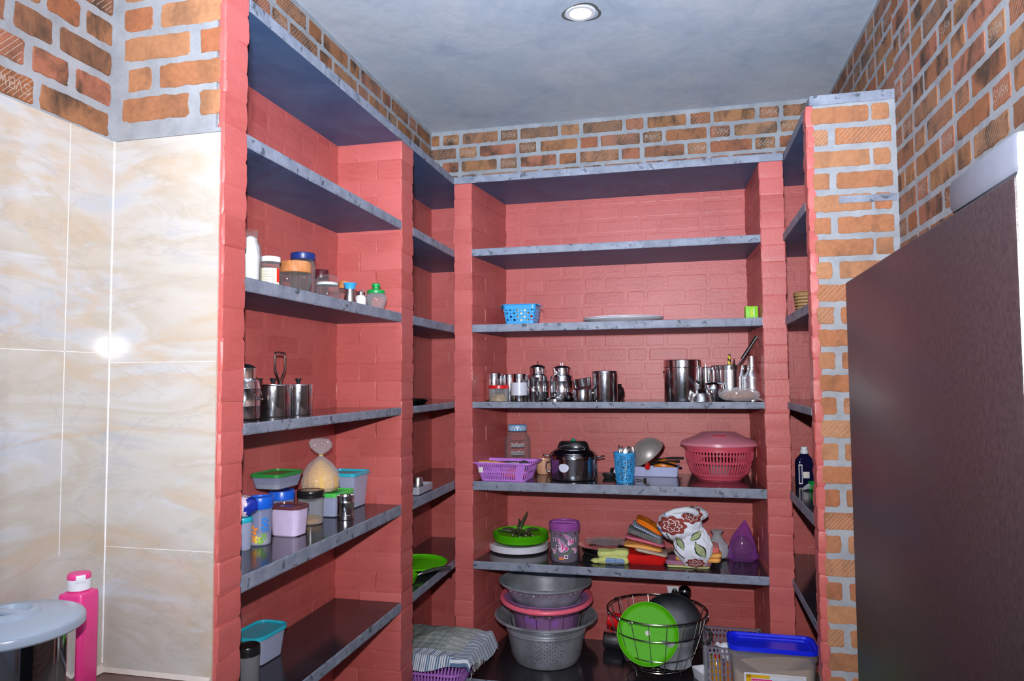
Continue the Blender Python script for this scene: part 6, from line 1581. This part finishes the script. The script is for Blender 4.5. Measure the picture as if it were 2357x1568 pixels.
# ================================================================ basket with checked cloth, lower left
KX, KY = -1.305, 3.56
t = thing('laundry_basket', 'orchid purple slotted basket under a checked cloth, low on the left', 'basket', (KX, KY, z7), .0); W, D, hh = .50, .36, .178
kb = W
mm = M(); basket_shell(mm, W, D, hh, .07, .80, slot_hole(84, [(.12, .42), (.5, .78)], .5), 336, 28, .0025)
mm.loft([rring(0,0,W*.8,D*.8,.056,0), rring(0,0,W*.8,D*.8,.056,.004)], True, True)
mm.loft([rring(0,0,W-.002,D-.002,.07,hh-.012), rring(0,0,W+.02,D+.02,.078,hh-.012), rring(0,0,W+.024,D+.024,.08,hh-.004), rring(0,0,W+.012,D+.012,.076,hh+.003), rring(0,0,W-.004,D-.004,.068,hh), rring(0,0,W-.004,D-.004,.068,hh-.012)])
mm.build('body', PURPLE, t)
mm = M(); mm.tube([(W/2+.004, -.07, hh-.002), (W/2+.03, -.045, hh+.0), (W/2+.034, 0, hh-.002), (W/2+.03, .045, hh), (W/2+.004, .07, hh-.002)], .011, 10); mm.build('handle', PURPLE, t)
# cloth over it
mm = M(); NX, NY = 150, 120; CW, CD = .56, .42
def cz(x, y):
    ex = max(0, abs(x)-W/2-.01); ey = max(0, abs(y)-D/2-.012)
    z = hh+.012+.036*math.exp(-((x-.05)**2/.03+(y-.05)**2/.02))
    z += .012*noise.noise(Vector((x*9, y*9, 1)))+.007*noise.noise(Vector((x*24+y*8, y*14, 3)))
    return z-ex*2.0-ey*2.2
G = []
for j in range(NY+1):
    for i in range(NX+1):
        a, b_ = i/NX-.5, j/NY-.5; x = a*CW+.02*noise.noise(Vector((a*3, b_*3, 9)))+.02*b_; y = b_*CD+.02*noise.noise(Vector((b_*3, a*3, 5)))
        G.append((x, y, cz(x, y)))
for sgn, off in ((1, 0), (-1, -.0015)):
    n = mm.add([(p[0], p[1], p[2]+off) for p in G])
    for j in range(NY):
        for i in range(NX):
            q = (n+j*(NX+1)+i, n+j*(NX+1)+i+1, n+(j+1)*(NX+1)+i+1, n+(j+1)*(NX+1)+i)
            mm.face(q if sgn > 0 else q[::-1])
            u, v = i/NX, j/NY; edge_x = u > .84; edge_y = v < .20
            dk = (.075, .10, .085, 1); lt = (.55, .58, .55, 1); bl = (.10, .17, .27, 1); wh = (.66, .68, .72, 1)
            su, sv = (u*62) % 1 < .5, (v*50) % 1 < .5
            if edge_y or edge_x: cc = (bl if ((u*46) % 1 < .45 if edge_y and not edge_x else (v*36) % 1 < .45) else wh)
            elif u > .7: cc = (lt if sv else (.2, .24, .24, 1))
            else: cc = dk if (su and sv) else ((.25, .3, .27, 1) if su or sv else lt)
            mm.c[-1] = cc
cl_ = mm.build('checked_cloth', attr_cloth('checked_cotton'), None, (KX+.03, KY-.005, z7), ang=60, rot=(0, 0, -.06)); tag(cl_, 'grey green checked cloth with blue striped fringed edge covering the purple basket', 'cloth')
mm = M(); rng = random.Random(3)
for k in range(26):
    u = rng.random(); x = (.5)*CW+.0; yv = (-.5+.5*u)*CD; z_ = cz(x, yv); mm.tube([(x, yv, z_), (x+.004, yv-.002, z_-.012), (x+.003*rng.random(), yv+.004, z_-.022-.02*rng.random())], .0009, 5)
mm.build('fringe', plain('cotton_fringe', srgb(200,202,206), .9), cl_)

# ================================================================ narrow right bay
x, y, r, h = place(1831, 1872, 675, z3, X=.655)
t = thing('wicker_basket', 'small wicker basket on the third shelf of the right bay', 'basket', (x, y, z3))
mm = M(); n_ = 26; sp = []
for k in range(9):
    zz = .004+h*.9*k/8; q = r*(.66+.34*k/8)
    mm.tube([((q+.0016*math.cos(i*PI))*math.cos(2*PI*i/36), (q+.0016*math.cos(i*PI+k*PI))*math.sin(2*PI*i/36), zz) for i in range(36)], h*.052, 6, closed=True)
mm.build('woven_side', wood('wicker_cane', srgb(168,128,82), srgb(214,176,124), .6, (20,20,20)), t)
mm = M(); mm.tube([(r*1.02*math.cos(2*PI*i/36), r*1.02*math.sin(2*PI*i/36), h*.97) for i in range(36)], h*.06, 8, closed=True); mm.build('rim', wood('cane_rim', srgb(150,108,64), srgb(196,156,104), .6), t)
x, y, r, h = place(1833, 1873, 1028, z5, vb=1120)
t = thing('detergent_bottle', 'dark blue detergent bottle with white flip cap in the right bay', 'bottle', (x, y, z5), .25)
mm = M()
mm.loft([rring(0,0,2*r*.9,r*1.1,.012,0), rring(0,0,2*r,r*1.2,.015,.006), rring(0,0,2*r,r*1.2,.015,h*.58), rring(0,0,2*r*.93,r*1.15,.015,h*.66), rring(0,0,2*r*.5,r*.8,.013,h*.78), rring(0,0,.028,.028,.0139,h*.82), rring(0,0,.028,.028,.0139,h*.86)], True, True)
mm.build('body', clear('navy_liquid_bottle', (.03,.03,.12,1), .9, (.006,.008,.045,1), .08), t)
mm = M(); mm.lathe([(.019, h*.82), (.020, h*.825), (.020, h*.91), (.016, h*.93), (.016, h*.98), (.014, h), (.001, h)], 28); mm.bbox(-.019, -.014, h*.965, .012, .0, h*1.0, .002); mm.build('flip_cap', WHITE, t)
mm = M(); mm.bbox(-r*.95, -r*.605, h*.05, -r*.5, -r*.600, h*.55, .0004); l_ = mm.build('side_label', TAPE, t); mm = M(); mm.bbox(-r*.86, -r*.61, h*.08, -r*.6, -r*.604, h*.52, .0003); mm.build('label_print', col('navy_ink', 30, 32, 80), l_)
mm = M(); mm.bbox(-r*.42, -r*.606, h*.2, r*.30, -r*.600, h*.36, .0004); mm.build('front_sticker', TAPE, t)
px, py = dxy(1872, 1131, z5)
t = thing('wrapped_roll', 'shiny green wrapped roll lying in front of the detergent bottle', 'wrapped roll', (px+.015, py+.02, z5), .25)
mm = M(); mm.tube([(-.03, 0, .024), (-.026, 0, .024), (.03, 0, .024), (.07, 0, .024), (.075, 0, .024)], .0235, 16); mm.build('green_film', clear('green_film_wrap', (.2,.8,.35,1), .8, srgb(10,150,60), .12), t); t.name = 'wrapped_roll'
mm = M(); mm.tube([(-.03, 0, .022), (-.045, 0, .018), (-.062, 0, .008)], .014, 10, r1=.006); mm.build('twisted_end', BAG, t)

# ================================================================ fridge
FX0, FX1, FY0, FY1, FZ = 0, .56, -.648, 0, H+.157
t = thing('refrigerator', 'tall refrigerator with a dark brown side and pale silver door, close on the right', 'refrigerator', (.266, 1.268, 0), math.radians(-1.15))
mm = M(); mm.bbox(FX0, FY0, .03, FX1, FY1, FZ, .004); mm.build('cabinet', fridge_side(), t)
mm = M(); mm.bbox(FX0-.004, FY0-.062, .04, FX1, FY0-.006, FZ+.004, .010, 3); dr = mm.build('door', plain('silver_door', srgb(170,176,196), .3), t)
mm = M(); mm.box(FX0+.006, FY0-.008, .04, FX1-.004, FY0+.002, FZ-.004); mm.build('door_gasket', plain('grey_violet_gasket', srgb(96,84,150), .5), t)
mm = M(); mm.bbox(FX0+.001, FY0-.004, FZ+.0, FX1-.01, FY0+.15, FZ+.034, .006); mm.build('hinge_cover', plain('pale_grey_plastic', srgb(62,67,78), .45), t)
mm = M()
for sx_ in (FX0+.04, FX1-.04):
    for sy_ in (FY0+.04, FY1-.04): mm.lathe([(.02, 0), (.02, .031)], 16, c=(sx_, sy_))
mm.build('levelling_feet', BLACKM, t)

# ================================================================ counter, pot, pink bottle
CT = H-.80
t = thing('kitchen_counter', 'dark red brown granite counter along the tiled wall, lower left', 'counter', (0, 0, 0))
mm = M(); mm.bbox(XT+.0005, YN+.4, CT-.035, XL-.012, YA0-.005, CT, .003); mm.build('countertop', wood('red_brown_granite', srgb(58,26,22), srgb(112,58,46), .25, (14,5,5)), t)
mm = M(); mm.box(XT+.0005, YN+.42, 0, XL-.03, YA0-.02, CT-.035); mm.build('base', plain('counter_base', srgb(150,140,130), .5), t)
mm = M(); mm.loft([[(XT+.0006, y_, CT), (XT+.018, y_, CT+.0005), (XT+.0006, y_, CT+.016)] for y_ in (YN+.5, YA0-.005)], True, True)
mm.loft([[(x_, YA0-.0045, CT), (x_, YA0-.016, CT+.0005), (x_, YA0-.0045, CT+.010)] for x_ in (XT+.001, XL-.014)], True, True)
mm.build('sealant_bead', plain('white_sealant', srgb(206,196,186), .5), t)
PX, PY, PR, PH = -1.445, 1.29, .128, .283
t = thing('steel_pot', 'large polished steel container with frosted plastic lid at the bottom left corner', 'pot', (PX, PY, CT+.0005))
vess([(PR*.92, 0), (PR*.98, .003), (PR, .01), (PR, PH-.02)], .0015, t, 'body', steel('mirror_steel', .07), n=64)
LD = clear('milky_lid_plastic', (.8,.85,.9,1), .66, srgb(176,190,206), .22)
mm = M(); mm.lathe(shell([(PR*1.02, PH-.027), (PR*1.12, PH-.026), (PR*1.15, PH-.022), (PR*1.15, PH-.008), (PR*1.12, PH-.002), (PR*1.0, PH+.004), (PR*.48, PH+.010), (PR*.44, PH+.018), (PR*.36, PH+.020), (PR*.32, PH+.008), (.001, PH+.006)], .0016), 72, cap0=False, cap1=False); l_ = mm.build('lid', LD, t)
mm = M(); mm.bbox(-PR*.34, -.010, PH+.008, PR*.34, .010, PH+.020, .005); mm.build('finger_grip', LD, l_)
QX, QY = -1.498, 1.532
t = thing('water_bottle', 'square shouldered hot pink plastic bottle with a white and pink flip cap', 'bottle', (QX, QY, CT+.0005), .12)
bh = .270
mm = M(); mm.loft([rring(0,0,.064,.064,.010,0), rring(0,0,.068,.068,.011,.004), rring(0,0,.068,.068,.011,bh-.006), rring(0,0,.065,.065,.010,bh-.001), rring(0,0,.060,.060,.012,bh), rring(0,0,.046,.046,.0225,bh+.004), rring(0,0,.044,.044,.0215,bh+.008)], True, True); mm.build('body', HOT, t)
mm = M(); mm.lathe([(.026, bh+.006), (.027, bh+.007), (.027, bh+.032), (.026, bh+.033), (.001, bh+.033)], 40); cp = mm.build('cap', WHITE, t)
mm = M(); mm.lathe([(.0268, bh+.0335), (.027, bh+.034), (.0268, bh+.043), (.024, bh+.047), (.001, bh+.048)], 40); mm.build('pink_flip_top', HOT, t)
mm = M(); mm.bbox(-.010, -.0285, bh+.026, .012, -.018, bh+.045, .002); mm.xf(Matrix.Rotation(.75, 4, 'Z')); mm.build('thumb_tab', WHITE, cp)
